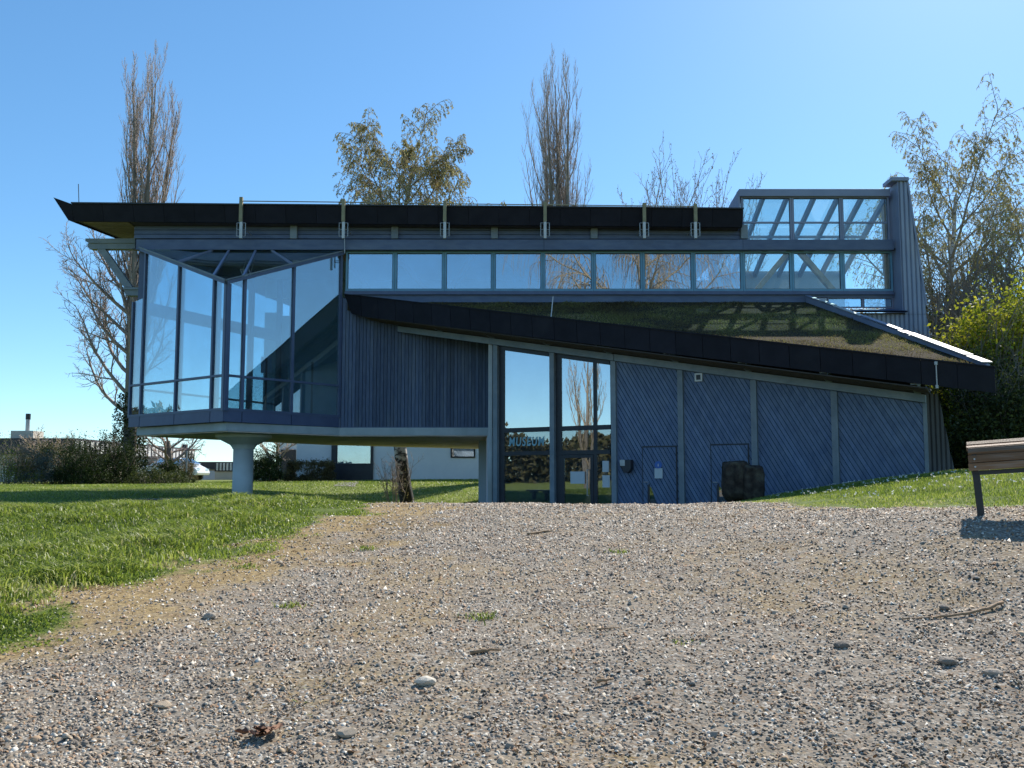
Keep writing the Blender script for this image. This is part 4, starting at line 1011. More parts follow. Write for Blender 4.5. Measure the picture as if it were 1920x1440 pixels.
# two dark boulders in front of the second plank door
def boulder(name, loc, dims, seed, label):
    rng = np.random.default_rng(seed)
    bm = bmesh.new(); bmesh.ops.create_icosphere(bm, subdivisions=4, radius=1)
    offs = rng.normal(size=(14, 3)); offs /= np.linalg.norm(offs, axis=1)[:, None]; hh = rng.uniform(.80, .98, 14)
    for v in bm.verts:
        p = np.array(v.co)
        for o_, h_ in zip(offs, hh):
            dd = p @ o_ - h_
            if dd > 0: p = p - o_ * dd * .85
        p = np.sign(p) * np.abs(p) ** .55
        p = p / max(1.0, np.abs(p).max() * 1.02)
        if p[2] > .78: p[2] = .78 + (p[2] - .78) * .35
        p = p * (1 + .05 * math.sin(5 * p[0] + seed) * math.sin(4 * p[2]) + .03 * math.sin(13 * p[1] + 9 * p[2]) + .015 * math.sin(31 * p[0] + 27 * p[2]))
        v.co = (p[0] * dims[0], p[1] * dims[1], p[2] * dims[2])
    me = bpy.data.meshes.new(name); bm.to_mesh(me); bm.free(); me.materials.append(M['rock'])
    me.polygons.foreach_set('use_smooth', [True] * len(me.polygons))
    o = link(name, me); o.location = loc
    return tag(o, label, "boulder", "boulders by the plank door")
b1, b2 = at(1378, 900, 16.2), at(1415, 902, 16.0)
boulder("boulder", (b1.x, b1.y, b1.z), (.24, .24, .42), 3, "taller dark upright boulder before the plank door, left of the pair")
boulder("boulder", (b2.x - .03, b2.y + .05, b2.z - .03), (.20, .22, .38), 8, "shorter dark upright boulder touching the taller one, right of the pair")

# slatted park bench at the right edge
def park_bench():
    bx, by = 3.93, 7.2
    bz = at(1828, 966, by).z
    rt = empty("park_bench", (bx, by, bz), "curved wooden slat park bench on dark steel leg at gravel edge", "bench")
    rt.rotation_euler = (0, R(-3.8), R(-28))
    prof = [(-.0, .405), (.006, .47), (.045, .535), (.125, .565), (.225, .575), (.325, .575), (.42, .58), (.50, .61)]   # (depth, height) of slat centres
    ang = [90, 80, 42, 12, 3, 0, 8, 30]
    for i, ((dy, dz), a) in enumerate(zip(prof, ang)):
        mb = MB(); ca, sa = math.cos(R(a)), math.sin(R(a)); w, th = .031, .017
        Lx = 1.75
        x0 = -.05 + .004 * (i % 3)
        pts = [(-w * ca - th * -sa, -w * sa - th * ca), (w * ca - th * -sa, w * sa - th * ca), (w * ca + th * -sa, w * sa + th * ca), (-w * ca + th * -sa, -w * sa + th * ca)]
        mb.prism([(x0, dy + p[0], dz + p[1]) for p in pts], (Lx, 0, 0))
        s = mb.build("slat", M['slat'], rt, bevel=.005)
        if i < 2:
            MB().lathe((0, 0, 0), [(.008, -.004), (.008, .004)], 8).build("bolt", M['steel'], s).matrix_basis = Matrix.Translation((.0, dy - .02, dz)) @ Matrix.Rotation(R(90), 4, 'X')
    for x in (.0, 1.62):
        MB().box(x - .028, x + .028, .03, .085, -.12, .36).box(x - .02, x + .02, .03, .5, .50, .53).box(x - .022, x + .022, .025, .06, .36, .52).build("leg", M['iron'], rt, bevel=.006)
    MB().box(-.03, 1.66, .03, .075, .335, .372).build("seat_rail", M['iron'], rt)
park_bench()
# dark backless bench in the shade on the left lawn
bc = at(318, 940, 16.6)
g_ = gz(bc.x, bc.y)
rt = empty("backless_bench", (bc.x, bc.y, g_), "dark low backless bench in shade on the lawn left of the column", "bench")
zs_ = bc.z - g_
for k in range(3):
    MB().box(-.68, .68, -.2 + k * .14, -.08 + k * .14, zs_ - .0, zs_ + .045).build("slat", M['iron'], rt)
for x in (-.45, .45):
    MB().box(x - .05, x + .05, -.06, .06, -.1, zs_ - .002).box(x - .16, x + .16, -.08, .08, zs_ - .06, zs_ - .003).build("leg", M['iron'], rt)

# ------------------------------------------------------------------ background houses, car, lamp
def flat_house(name, label, x0, x1, y0, y1, z0, zr, wall, px_slats, fascia_h=.8, slat_side='x1', doors=None):
    rt = empty(name, ((x0 + x1) / 2, y0, z0), label, "house", world_children=True)
    w = MB().box(x0, x1, y0, y1, z0 - .3, zr - fascia_h).build("wall", M[wall], rt)
    rf = MB().box(x0 - .35, x1 + .35, y0 - .35, y1 + .35, zr - fascia_h + .004, zr).build("roof", M['roofd'], rt)
    if px_slats:
        ns = px_slats
        if slat_side == 'x1':
            for i in range(ns):
                a = y0 - .3 + (y1 - y0 + .6) * i / ns
                MB().box(x1 + .352, x1 + .39, a, a + (y1 - y0) / ns * .62, zr - fascia_h + .12, zr - .14).build("slat", M['slatw'], rf)
        else:
            for i in range(ns):
                a = x0 - .3 + (x1 - x0 + .6) * i / ns
                MB().box(a, a + (x1 - x0) / ns * .62, y0 - .39, y0 - .352, zr - fascia_h + .12, zr - .14).build("slat", M['slatw'], rf)
    return rt, w, rf
# long house behind the left bushes: dark front edge, slatted side receding to the right
hp = at(145, 822, 52)
rt, w, rf = flat_house("bungalow", "long flat-roofed house with dark roof edge and pale slats behind left bushes", -44, hp.x - .35, 52, 71, 1.2, hp.z, 'beige', 30, .95)
cp = at(41, 815, 53)
ch = MB().box(cp.x - .7, cp.x + .7, 53, 54.2, cp.z - .6, cp.z + .25).build("chimney", M['beige'], rf)
MB().tube([(cp.x, 53.6, cp.z + .2), (cp.x, 53.6, cp.z + 1.0)], .13, 10).build("flue", M['steel'], rf)
MB().tube([(cp.x, 53.6, cp.z + .99), (cp.x, 53.6, cp.z + 1.35)], .15, 10).build("flue_cap", M['iron'], rf)
c2 = at(352, 840, 70)
MB().tube([(c2.x - .25, 70, c2.z - .9), (c2.x - .25, 70, c2.z + .3)], .24, 10).build("flue", M['iron'], rf)
# garage with pale door and slatted roof edge
gp0, gp1 = at(362, 866, 62), at(407, 866, 62)
rt = empty("garage", (gp0.x, 62, 1.3), "low garage with dark roof edge, grey-blue door and beige side wall", "garage", world_children=True)
zg = at(400, 880, 62).z
MB().box(gp0.x - 4, gp1.x, 62, 72, 1.0, zg).build("wall", M['beige'], rt)
MB().box(gp0.x - 4.2, gp1.x + .2, 61.8, 72.2, zg + .004, gp0.z).build("roof", M['roofd'], rt)
MB().box(at(375, 890, 62).x, at(404, 890, 62).x, 61.93, 61.97, 1.1, zg - .1).build("garage_door", M['render_w'], rt)
q0, q1 = at(409, 868, 61), at(446, 868, 61)
MB().box(gp1.x + .21, q1.x + 4, 61.0, 70, .9, at(409, 884, 61).z).build("side_wall", M['beige'], rt)
rf = MB().box(gp1.x + .21, q1.x + 4, 60.9, 70.1, at(409, 884, 61).z + .004, at(409, 866, 61).z).build("side_roof", M['roofd'], rt)
for i in range(14):
    x = gp1.x + .35 + i * .24
    MB().box(x, x + .13, 60.86, 60.898, at(409, 882, 61).z, at(409, 868, 61).z).build("slat", M['slatw'], rf)
# white house behind the birch: pale wall, dark window bay, small window
def white_house():
    Y = 47
    xl_, xr_ = at(556, 860, Y).x, at(1010, 860, Y).x
    z0 = 1.0; zr = at(600, 770, Y).z
    rt = empty("white_house", ((xl_ + xr_) / 2, Y, 1.4), "white rendered house with dark framed window bay behind the birch trunk", "house", world_children=True)
    MB().box(xl_, xr_, Y, Y + 9, z0, zr).build("wall", M['render_w'], rt)
    MB().box(xl_ - .3, xr_ + .3, Y - .3, Y + 9.3, zr + .004, zr + .35).build("roof", M['roofd'], rt)
    a, b = at(622, 860, Y).x, at(700, 860, Y).x
    wz0, wz1, top = at(640, 896, Y).z - .3, at(640, 867.5, Y).z, at(640, 822, Y).z
    wb = MB().box(a, b, Y - .12, Y - .004, wz0, wz1 - .05).box(a, a + .32, Y - .12, Y - .004, wz1 - .05, top).box(b - .14, b, Y - .12, Y - .004, wz1 - .05, top).box(a + .32, b - .14, Y - .12, Y - .004, top - .15, top).build("window_bay", M['dark'], rt)
    MB().box(a + .33, b - .15, Y - .08, Y - .03, wz1 - .04, top - .16).build("pane", M['glass'], wb)
    MB().box(a + .32, b - .14, Y - .16, Y - .122, wz1 - .12, wz1 - .05).build("sill", M['dark'], wb)
    a, b = at(845, 850, Y).x, at(891, 850, Y).x
    wb = MB().box(a, b, Y - .05, Y - .004, at(860, 858.5, Y).z, at(860, 838, Y).z).build("window", M['dark'], rt)
    MB().box(a + .08, b - .08, Y - .07, Y - .052, at(860, 858.5, Y).z + .08, at(860, 838, Y).z - .08).build("pane", M['glass_low'], wb)
    # lower wing to the left with a dark garden shed front
    a, b = at(525, 850, 58).x, at(556, 850, 58).x
    MB().box(a - .2, b + 1.0, 58, 64, 1.0, at(540, 812, 58).z).build("wing_wall", M['render_w'], rt)
    MB().box(at(526, 850, 57.8).x, at(554, 850, 57.8).x, 57.8, 57.98, 1.0, at(540, 843, 57.8).z).build("wing_panel", M['roofd'], rt)
white_house()
# white car by the garage
def car(loc, rz):
    rt = empty("parked_car", loc, "white car parked in front of the garage, partly hidden by shrubs", "car")
    rt.rotation_euler = (0, 0, rz)
    prof = [(-2.05, .35), (-2.1, .62), (-1.95, .88), (-1.2, .98), (-.55, 1.42), (.75, 1.46), (1.5, .98), (2.0, .74), (2.1, .5), (2.05, .35)]
    mb = MB(); secs = [(-.86, .90), (-.82, 1.0), (.82, 1.0), (.86, .90)]
    n = len(prof); vs = []
    for y, s in secs:
        for x, z in prof:
            yy = y * (1 - .16 * max(0, z - .95) / .5)
            vs.append((x * (1 if s == 1 else .985), yy, .35 + (z - .35) * (1 if s == 1 else .97)))
    fs = [tuple(range(n))[::-1], tuple(range(3 * n, 4 * n))]
    for i in range(3):
        for k in range(n): fs.append((i * n + k, i * n + (k + 1) % n, (i + 1) * n + (k + 1) % n, (i + 1) * n + k))
    mb.add(vs, fs).build("body", M['carp'], rt, bevel=.03)
    for s in (-1, 1):
        MB().prism([(-.95, s * .80, 1.02), (-.48, s * .735, 1.38), (.72, s * .735, 1.40), (1.3, s * .80, 1.02)], (0, s * .05, 0)).build("side_window", M['glass_door'], rt)
        for x in (-1.3, 1.3):
            w = MB().tube([(x, s * .68, .32), (x, s * .88, .32)], .32, 16).build("wheel", M['rubber'], rt)
            MB().tube([(x, s * .87, .32), (x, s * .89, .32)], .19, 12).build("rim", M['steel'], w)
        MB().box(2.0, 2.1, s * .58 - .15, s * .58 + .15, .68, .82).build("headlight", M['glass_clear'], rt)
    MB().prism([(-1.22, -.66, 1.0), (-1.22, .66, 1.0), (-.6, .6, 1.40), (-.6, -.6, 1.40)], (-.03, 0, .03)).build("rear_window", M['glass_door'], rt)
    MB().prism([(1.50, -.66, 1.06), (1.50, .66, 1.06), (.82, .6, 1.42), (.82, -.6, 1.42)], (.03, 0, .03)).build("windscreen", M['glass_door'], rt)
cpos = at(368, 905, 56)
car((cpos.x - 1.5, 56, gz(cpos.x, 56)), R(-8))
# slim grey post among the left shrubs
lp = at(351, 835, 44)
o = MB().tube([(lp.x, 44, gz(lp.x, 44) - .3), (lp.x, 44, at(351, 846, 44).z)], .045, 8).build("garden_post", M['steel'])
tag(o, "slim grey post standing in shrubs left of the garage", "post")

# ------------------------------------------------------------------ trees and shrubs
def rand_unit(rng, n):
    v = rng.normal(size=(n, 3)); return v / np.linalg.norm(v, axis=1)[:, None]
def leaf_mesh(name, pos, size, mat, parent, rng, hang=0.0, aspect=.5, tint=None):
    """one small folded leaf (two triangles) per position"""
    n = len(pos); pos = np.asarray(pos, float)
    a = rand_unit(rng, n)
    if hang: a[:, 2] -= hang; a /= np.linalg.norm(a, axis=1)[:, None]
    b = np.cross(a, rand_unit(rng, n)); b /= np.linalg.norm(b, axis=1)[:, None] + 1e-9
    s = (size * rng.uniform(.6, 1.35, n))[:, None]
    v = np.stack([pos - b * s * aspect * .5 + a * s * .35, pos, pos + b * s * aspect * .5 + a * s * .35, pos + a * s], 1).reshape(-1, 3)
    i = np.arange(n)[:, None] * 4
    f = np.concatenate([i + np.array([[0, 1, 3]]), i + np.array([[1, 2, 3]])], 0)
    rnd = np.repeat(np.clip((rng.random(n) if tint is None else tint), 0, 1), 4)
    return np_mesh(name, v, f, M[mat], parent, {'rnd': rnd})

class Wood:
    """fast tapered tubes for limbs and twigs"""
    def __init__(self): self.v, self.f, self.n = [], [], 0
    def tube(self, pts, rad, k):
        m = len(pts); P = np.array(pts); d = np.gradient(P, axis=0); d /= np.linalg.norm(d, axis=1)[:, None] + 1e-9
        ref = np.array([.31, .87, .38]) if abs(d[0] @ np.array([.31, .87, .38])) < .9 else np.array([.9, .1, .4])
        x = np.cross(d, ref); x /= np.linalg.norm(x, axis=1)[:, None] + 1e-9
        y = np.cross(d, x)
        a = np.arange(k) * 2 * math.pi / k
        r = np.asarray(rad)[:, None, None]
        ring = P[:, None] + r * (x[:, None] * np.cos(a)[None, :, None] + y[:, None] * np.sin(a)[None, :, None])
        i = self.n + (np.arange(m - 1)[:, None] * k + np.arange(k)[None])
        j = self.n + (np.arange(m - 1)[:, None] * k + (np.arange(k)[None] + 1) % k)
        self.f.append(np.stack([i, j, j + k, i + k], -1).reshape(-1, 4)); self.v.append(ring.reshape(-1, 3)); self.n += m * k
    def build(self, name, mat, parent, smooth=True):
        return np_mesh(name, np.concatenate(self.v), np.concatenate(self.f), M[mat], parent, smooth=smooth)

def grow(rng, woods, leaves, p, d, L, r, lvl, cfg, env=None):
    c = cfg[lvl]; ns = c['seg']; pts = [p]; dirs = [d]; st = L / ns
    wob, trop = c['wob'], c['trop']
    for i in range(ns):
        f = (i + 1) / ns
        d = d + rng.normal(0, wob, 3)
        if 'bend' in c: d[0] += c['bend']
        d[2] += trop * (f if c.get('late') else 1) / ns * 3
        d = d / math.sqrt(d @ d)
        p = p + d * st
        pts.append(p); dirs.append(d)
    rad = r * (1 - (1 - c['tap']) * np.linspace(0, 1, ns + 1) ** c.get('pw', 1))
    woods[c['w']].tube(pts, rad, c['k'])
    if c.get('leaf'):
        n = c['leaf']
        for q in range(n):
            f = rng.uniform(.25, 1.0) * ns; i = min(int(f), ns - 1); t = f - i
            leaves.append(pts[i] * (1 - t) + pts[i + 1] * t + rng.normal(0, .02, 3))
    if lvl + 1 < len(cfg):
        n = c['n']
        if isinstance(n, tuple): n = int(rng.integers(n[0], n[1] + 1))
        az = rng.uniform(0, 6.28)
        for k in range(n):
            f = c['f0'] + (c.get('f1', 1.0) - c['f0']) * (k + rng.uniform(.1, .9)) / n
            g = f * ns; i = min(int(g), ns - 1); t = g - i
            q = pts[i] * (1 - t) + pts[i + 1] * t; dd = dirs[i + 1]
            az += 2.4 + rng.uniform(-.5, .5)
            o = np.cross(dd, [0.3, .2, .93]); 
            if o @ o < 1e-4: o = np.array([1., 0, 0])
            o /= math.sqrt(o @ o); o2 = np.cross(dd, o)
            side = o * math.cos(az) + o2 * math.sin(az)
            if env is not None and lvl == 0: side = env(side, f, rng)
            an = R(c['ang'] + rng.uniform(-1, 1) * c.get('angv', 8))
            nd = dd * math.cos(an) + side * math.sin(an); nd /= math.sqrt(nd @ nd)
            ln = (c['lfn'](f) if 'lfn' in c else L * c['lr'] * (1 - c.get('fall', .4) * f)) * rng.uniform(.7, 1.2)
            rr = max(min(rad[i] * c.get('rr', .6), ln * .03 + .008), c.get('rmin', .008))
            grow(rng, woods, leaves, q, nd, ln, rr, lvl + 1, cfg)

def tree(name, label, base, H, cfg, seed, tmat, wmat, lmat=None, lsize=.1, lean=(0, 0, 1), hang=0.0, r0=.3, group=None, stems=None, aspect=.5, cat="tree"):
    rng = np.random.default_rng(seed)
    rt = empty(name, base, label, cat, group)
    T, Wd, leaves = Wood(), Wood(), []
    for s in (stems or [((0, 0, 0), lean, 1.0)]):
        d = np.array(s[1], float); d /= math.sqrt(d @ d)
        grow(rng, [T, Wd], leaves, np.array(s[0], float) + np.array([0, 0, -.35]), d, H * s[2], r0 * s[2], 0, cfg)
    T.build("trunk", tmat, rt); cr = Wd.build("crown", wmat, rt)
    if lmat and leaves: leaf_mesh("foliage", np.array(leaves), lsize, lmat, cr, rng, hang, aspect)
    return rt

def poplar_cfg(H, low, spread=1.0, dens=1.0):
    def ln(f): return H * np.interp(f, [low, .30, .5, .75, 1], [.15, .20, .21, .17, .09]) * spread
    return [dict(seg=16, wob=.014, trop=.09, tap=.07, k=7, w=0, n=int(19 * dens), f0=low, f1=.99, ang=30, angv=9, lfn=ln, rr=.4, rmin=.02),
            dict(seg=9, wob=.045, trop=.75, tap=.15, k=5, w=1, n=int(10 * dens), f0=.10, ang=30, angv=10, lr=.36, fall=.45, rr=.5, rmin=.011),
            dict(seg=4, wob=.06, trop=.50, tap=.3, k=3, w=1, n=(6, 9), f0=.05, ang=28, angv=12, lr=.5, fall=.4, rr=.55, rmin=.0065),
            dict(seg=2, wob=.07, trop=.35, tap=.5, k=3, w=1)]
PST = [((0, 0, 0), (0, 0, 1), 1.0), ((0, 0, 1.0), (-.05, .03, 1), .93), ((0, 0, 1.2), (.05, -.03, 1), .92), ((0, 0, 2.0), (-.02, -.06, 1), .88), ((0, 0, 1.6), (.03, .06, 1), .86), ((0, 0, 2.6), (.09, .02, 1), .66), ((0, 0, 2.8), (-.10, -.02, 1), .64)]
# left poplar with ivy foot, reaching far above the roof
p0 = at(268, 892, 44)
T1 = tree("poplar_tree", "tall bare poplar with ivy-clad foot rising behind the left roof end", (p0.x - .75, 44, gz(p0.x, 44)), 21.8, poplar_cfg(22.6, .24, 1.0, 1.1), 21, 'bark', 'twig', r0=.34, stems=PST[:5], group="bare poplars")
iv = np.random.default_rng(5)
n = 5200; zz_ = iv.uniform(0, 4.6, n); an_ = iv.uniform(0, 6.28, n); rr_ = (.62 + .14 * np.sin(3 * an_ + zz_) + iv.normal(0, .07, n)) * np.interp(zz_, [0, 3.5, 4.6], [1.1, 1, .7])
leaf_mesh("ivy", np.stack([rr_ * np.cos(an_), rr_ * np.sin(an_), zz_], 1), .13, 'leaf_dark', T1, iv)
# wide crooked lower limbs on its left side
def side_limbs():
    rng = np.random.default_rng(9); T, Wd = Wood(), Wood()
    cfg = [dict(seg=10, wob=.09, trop=.42, tap=.15, k=5, w=1, n=12, f0=.15, ang=38, angv=16, lr=.42, fall=.4, rr=.55, rmin=.02),
           dict(seg=6, wob=.12, trop=.2, tap=.25, k=4, w=1, n=(6, 9), f0=.1, ang=40, angv=18, lr=.5, fall=.4, rr=.6, rmin=.012),
           dict(seg=4, wob=.15, trop=.1, tap=.4, k=3, w=1, n=(2, 4), f0=.2, ang=40, angv=20, lr=.55, rr=.6, rmin=.011),
           dict(seg=3, wob=.15, trop=.05, tap=.5, k=3, w=1)]
    for z, dx, dy, L in ((3.6, -.9, .1, 5.0), (4.5, -.8, -.4, 5.4), (5.6, -.85, .2, 5.2), (6.6, -.75, -.2, 5.0), (7.6, -.8, .3, 4.6), (8.6, -.6, -.3, 5.0), (9.6, -.7, .1, 4.6), (5.0, .5, .4, 4.0)):
        d = np.array([dx, dy, .55]); d /= math.sqrt(d @ d)
        grow(rng, [T, Wd], [], np.array([-.1, 0, z]), d, L, .11, 0, cfg)
    Wd.build("lower_limbs", 'twig', T1)
side_limbs()
# middle poplar
p1 = at(1047, 895, 47)
tree("poplar_tree", "tall bare poplar rising behind the middle of the roof railing", (p1.x, 47, 1.4), 22.6, poplar_cfg(22.6, .26, 1.12, 1.0), 34, 'bark', 'twig', r0=.32, stems=PST[:6], group="bare poplars")

def birch_cfg(H, wd=1.0, dens=1.0, leaf=5, low=.16, tr0=.03, bend=0.0):
    def ln(f): return H * np.interp(f, [.1, .3, .6, .85, 1], [.38, .44, .42, .32, .2]) * wd
    return [dict(seg=14, wob=.03, trop=tr0, bend=bend, tap=.14, k=9, w=0, n=int(26 * dens), f0=low, f1=.98, ang=46, angv=9, lfn=ln, rr=.5, rmin=.03),
            dict(seg=9, wob=.05, trop=.20, tap=.14, k=5, w=1, n=int(16 * dens), f0=.2, ang=38, angv=14, lr=.36, fall=.35, rr=.5, rmin=.016),
            dict(seg=6, wob=.08, trop=-.25, late=1, tap=.3, k=3, w=1, n=(8, 11), f0=.15, ang=36, angv=18, lr=.62, fall=.3, rr=.6, rmin=.009, leaf=leaf),
            dict(seg=4, wob=.05, trop=-.95, tap=.5, k=3, w=1, leaf=leaf * 2)]
# birch in the middle: leaning trunk seen under the slab, drooping crown above the roof
b0 = at(768, 950, 33)
tree("birch_tree", "olive-budded birch with leaning trunk under the raised floor, crown above roof", (b0.x, 33, gz(b0.x, 33)), 14.0, birch_cfg(14.0, .80, 1.17, 6, .2, .12, .034), 51, 'birch', 'ltwig', 'catkin', .105, lean=(-.22, 0, 1), hang=1.2, r0=.29, group="birches", aspect=.34)
# birch at the right edge
b3 = at(1778, 880, 31)
tree("birch_tree", "pale-trunked drooping birch beside the corrugated tower at right", (b3.x, 31, gz(b3.x, 31)), 11.2, birch_cfg(11.2, 1.18, 1.0, 5), 63, 'birch', 'ltwig', 'catkin', .10, lean=(.01, 0, 1), hang=1.2, r0=.30, group="birches", aspect=.34)
# sparse upright tree behind the roof on the right
vase = [dict(seg=9, wob=.03, trop=.10, tap=.2, k=5, w=0, n=11, f0=.35, ang=26, angv=8, lr=.42, fall=.3, rr=.5, rmin=.025),
        dict(seg=6, wob=.05, trop=.35, tap=.25, k=4, w=1, n=(6, 9), f0=.15, ang=30, angv=12, lr=.45, fall=.35, rr=.6, rmin=.011),
        dict(seg=4, wob=.08, trop=.25, tap=.4, k=3, w=1, n=(2, 4), f0=.2, ang=32, angv=14, lr=.5, rr=.6, rmin=.010, leaf=3),
        dict(seg=3, wob=.08, trop=.2, tap=.5, k=3, w=1, leaf=2)]
v_ = at(1300, 895, 38)
stems = [((0, 0, 0), (dx, dy, 1), s) for dx, dy, s in ((-.36, .1, .93), (-.22, -.1, .98), (-.09, .15, 1.04), (.02, -.1, 1.04), (.12, .1, 1.06), (.26, 0, 1.02), (.40, -.1, .9), (-.48, 0, .84), (.33, .1, .97))]
tree("bare_tree", "thin many-stemmed tree with few buds behind the right end of railing", (v_.x - .6, 38, 1.4), 11.3, vase, 77, 'bark', 'twig', 'bud', .075, r0=.14, stems=stems)
# gnarled blossoming tree left of the garage
g0 = at(318, 890, 46)
gn = [dict(seg=6, wob=.06, trop=.0, tap=.45, k=7, w=0, n=9, f0=.4, ang=58, angv=15, lr=1.05, fall=.2, rr=.55, rmin=.05),
      dict(seg=7, wob=.12, trop=.12, tap=.2, k=5, w=1, n=(7, 9), f0=.2, ang=45, angv=18, lr=.45, rr=.5, rmin=.02),
      dict(seg=5, wob=.14, trop=.1, tap=.3, k=3, w=1, n=(3, 5), f0=.2, ang=45, angv=20, lr=.5, rr=.6, rmin=.012, leaf=4),
      dict(seg=3, wob=.12, trop=.0, tap=.5, k=3, w=1, leaf=3)]
tree("fruit_tree", "dark gnarled fruit tree with pale blossom seen under the raised floor", (g0.x, 46, gz(g0.x, 46)), 2.6, gn, 88, 'bark', 'twig', 'blossom', .07, r0=.34)
f1_ = at(85, 860, 50)
tree("fruit_tree", "pale twiggy blossoming tree above the bushes beside the chimney", (f1_.x, 50, 1.3), 2.1, gn, 89, 'bark', 'tantwig', 'blossom', .07, r0=.2)
f2_ = at(520, 870, 54)
tree("fruit_tree", "small blossoming tree above the yellow-green shrub right of the column", (f2_.x, 54, 1.4), 2.6, gn, 91, 'bark', 'tantwig', 'blossom', .075, r0=.16)
# trees behind the photographer that show only as reflections in the glass
wil = [dict(seg=10, wob=.04, trop=.0, tap=.25, k=8, w=0, n=16, f0=.35, ang=48, angv=12, lr=.5, fall=.2, rr=.5, rmin=.06),
       dict(seg=8, wob=.06, trop=.12, tap=.2, k=5, w=1, n=(11, 14), f0=.15, ang=40, angv=18, lr=.42, rr=.5, rmin=.03),
       dict(seg=6, wob=.07, trop=-.4, late=1, tap=.3, k=3, w=1, n=(9, 12), f0=.1, ang=35, angv=15, lr=1.0, rr=.6, rmin=.014),
       dict(seg=4, wob=.03, trop=-1.6, tap=.6, k=3, w=1)]
tree("willow_tree", "bare tan weeping willow reflected in the middle of the window strip", (7.6, -9, -.3), 17.5, wil, 99, 'bark', 'tantwig', r0=.5)
tree("poplar_tree", "slim bare tree reflected in the tall entrance panes", (-27.5, 1.5, 0), 10.5, poplar_cfg(10.5, .2, 1.2, .7), 35, 'bark', 'tantwig', r0=.2, stems=[((0, 0, 0), (0, 0, 1), 1.0), ((0, 0, .5), (-.16, .05, 1), .8), ((0, 0, .6), (.14, -.05, 1), .85)], group="bare poplars")

# wood edge far to the left, outside the view, that darkens the low entrance panes by reflection
wr = np.random.default_rng(303)
n = 26000; s_ = wr.random(n); hh_ = 7.5 * (.55 + .5 * vnoise(s_ * 70, s_ * 0, .25, 4))
pos = np.stack([-58 - 8 * s_ + wr.normal(0, 1.5, n), -45 + 75 * s_ + wr.normal(0, .8, n), hh_ * wr.random(n) ** .8 + .2], 1)
o = leaf_mesh("distant_wood", pos, .75, 'leaf_brown', None, wr, 0, .6)
tag(o, "distant brownish wood edge mirrored in the low entrance panes", "wood", kind='stuff')

def shrub(name, label, base, dims, n, size, lmat, seed, stems=14, smat='bark', shape='dome', group=None, tint_top=None, cat="shrub", aspect=.55, hollow=.45, lumps=9):
    """leafy shrub: real stems plus leaves gathered in clumps through an uneven volume"""
    rng = np.random.default_rng(seed)
    rt = empty(name, base, label, cat, group)
    Wd = Wood(); a, b, h = dims
    cfg = [dict(seg=6, wob=.08, trop=.15, tap=.25, k=4, w=0, n=(4, 6), f0=.3, ang=35, angv=15, lr=.45, rr=.6, rmin=.008), dict(seg=4, wob=.1, trop=.1, tap=.4, k=3, w=0, n=(2, 4), f0=.2, ang=38, angv=15, lr=.5, rr=.6, rmin=.006), dict(seg=3, wob=.1, trop=.05, tap=.5, k=3, w=0)]
    for i in range(stems):
        an = rng.uniform(0, 6.28); q = rng.uniform(.05, .55)
        p = np.array([a * q * math.cos(an) * .7, b * q * math.sin(an) * .7, -.2])
        d = np.array([math.cos(an) * q * a / h * 1.1, math.sin(an) * q * b / h * 1.1, 1.0]); d /= math.sqrt(d @ d)
        grow(rng, [Wd], [], p, d, h * rng.uniform(.75, 1.02), max(.012, h * .011), 0, cfg)
    Wd.build("stems", smat, rt)
    # clump centres near the surface, leaves spread round each
    nc = max(30, n // 60)
    u = rand_unit(rng, nc); u[:, 2] = np.abs(u[:, 2]) if shape == 'dome' else u[:, 2]
    lob = 1 + .16 * np.sin(u @ rng.normal(size=3) * lumps * .6 + 1) + .12 * np.sin(u @ rng.normal(size=3) * lumps + 2)
    rad = (hollow + (1 - hollow) * rng.random(nc) ** .55) * lob
    if shape == 'box':
        c = rng.uniform(-1, 1, (nc, 3)); ax = rng.integers(0, 3, nc); c[np.arange(nc), ax] = np.sign(c[np.arange(nc), ax]) * rng.uniform(.8, 1.0, nc)
        cen = c * np.array([a, b, h / 2]) + np.array([0, 0, h / 2])
    elif shape == 'dome':
        flat = u.copy(); flat[:, :2] *= (1 + .5 * (1 - np.abs(u[:, 2:3])) * 0)
        cen = flat * rad[:, None] * np.array([a, b, h * .95]); cen[:, 2] = np.maximum(cen[:, 2], rng.uniform(0.02, .25, nc) * h)
    else:
        cen = u * rad[:, None] * np.array([a, b, h / 2]) + np.array([0, 0, h / 2])
    k = n // nc
    cr = np.repeat(.10 * (a + b + h) / 3 * rng.uniform(.6, 1.5, nc), k)[:, None]
    pos = np.repeat(cen, k, 0) + rng.normal(size=(nc * k, 3)) * cr * .9
    pos[:, 2] = np.maximum(pos[:, 2], .01)
    tint = np.clip(np.repeat(rng.uniform(.1, .75, nc), k) + rng.normal(0, .18, nc * k), 0, 1)
    leaf_mesh("foliage", pos, size, lmat, rt, rng, .25, aspect, tint)
    return rt
def at_g(px, Y): x = at(px, 890, Y).x; return (x, Y, gz(x, Y))
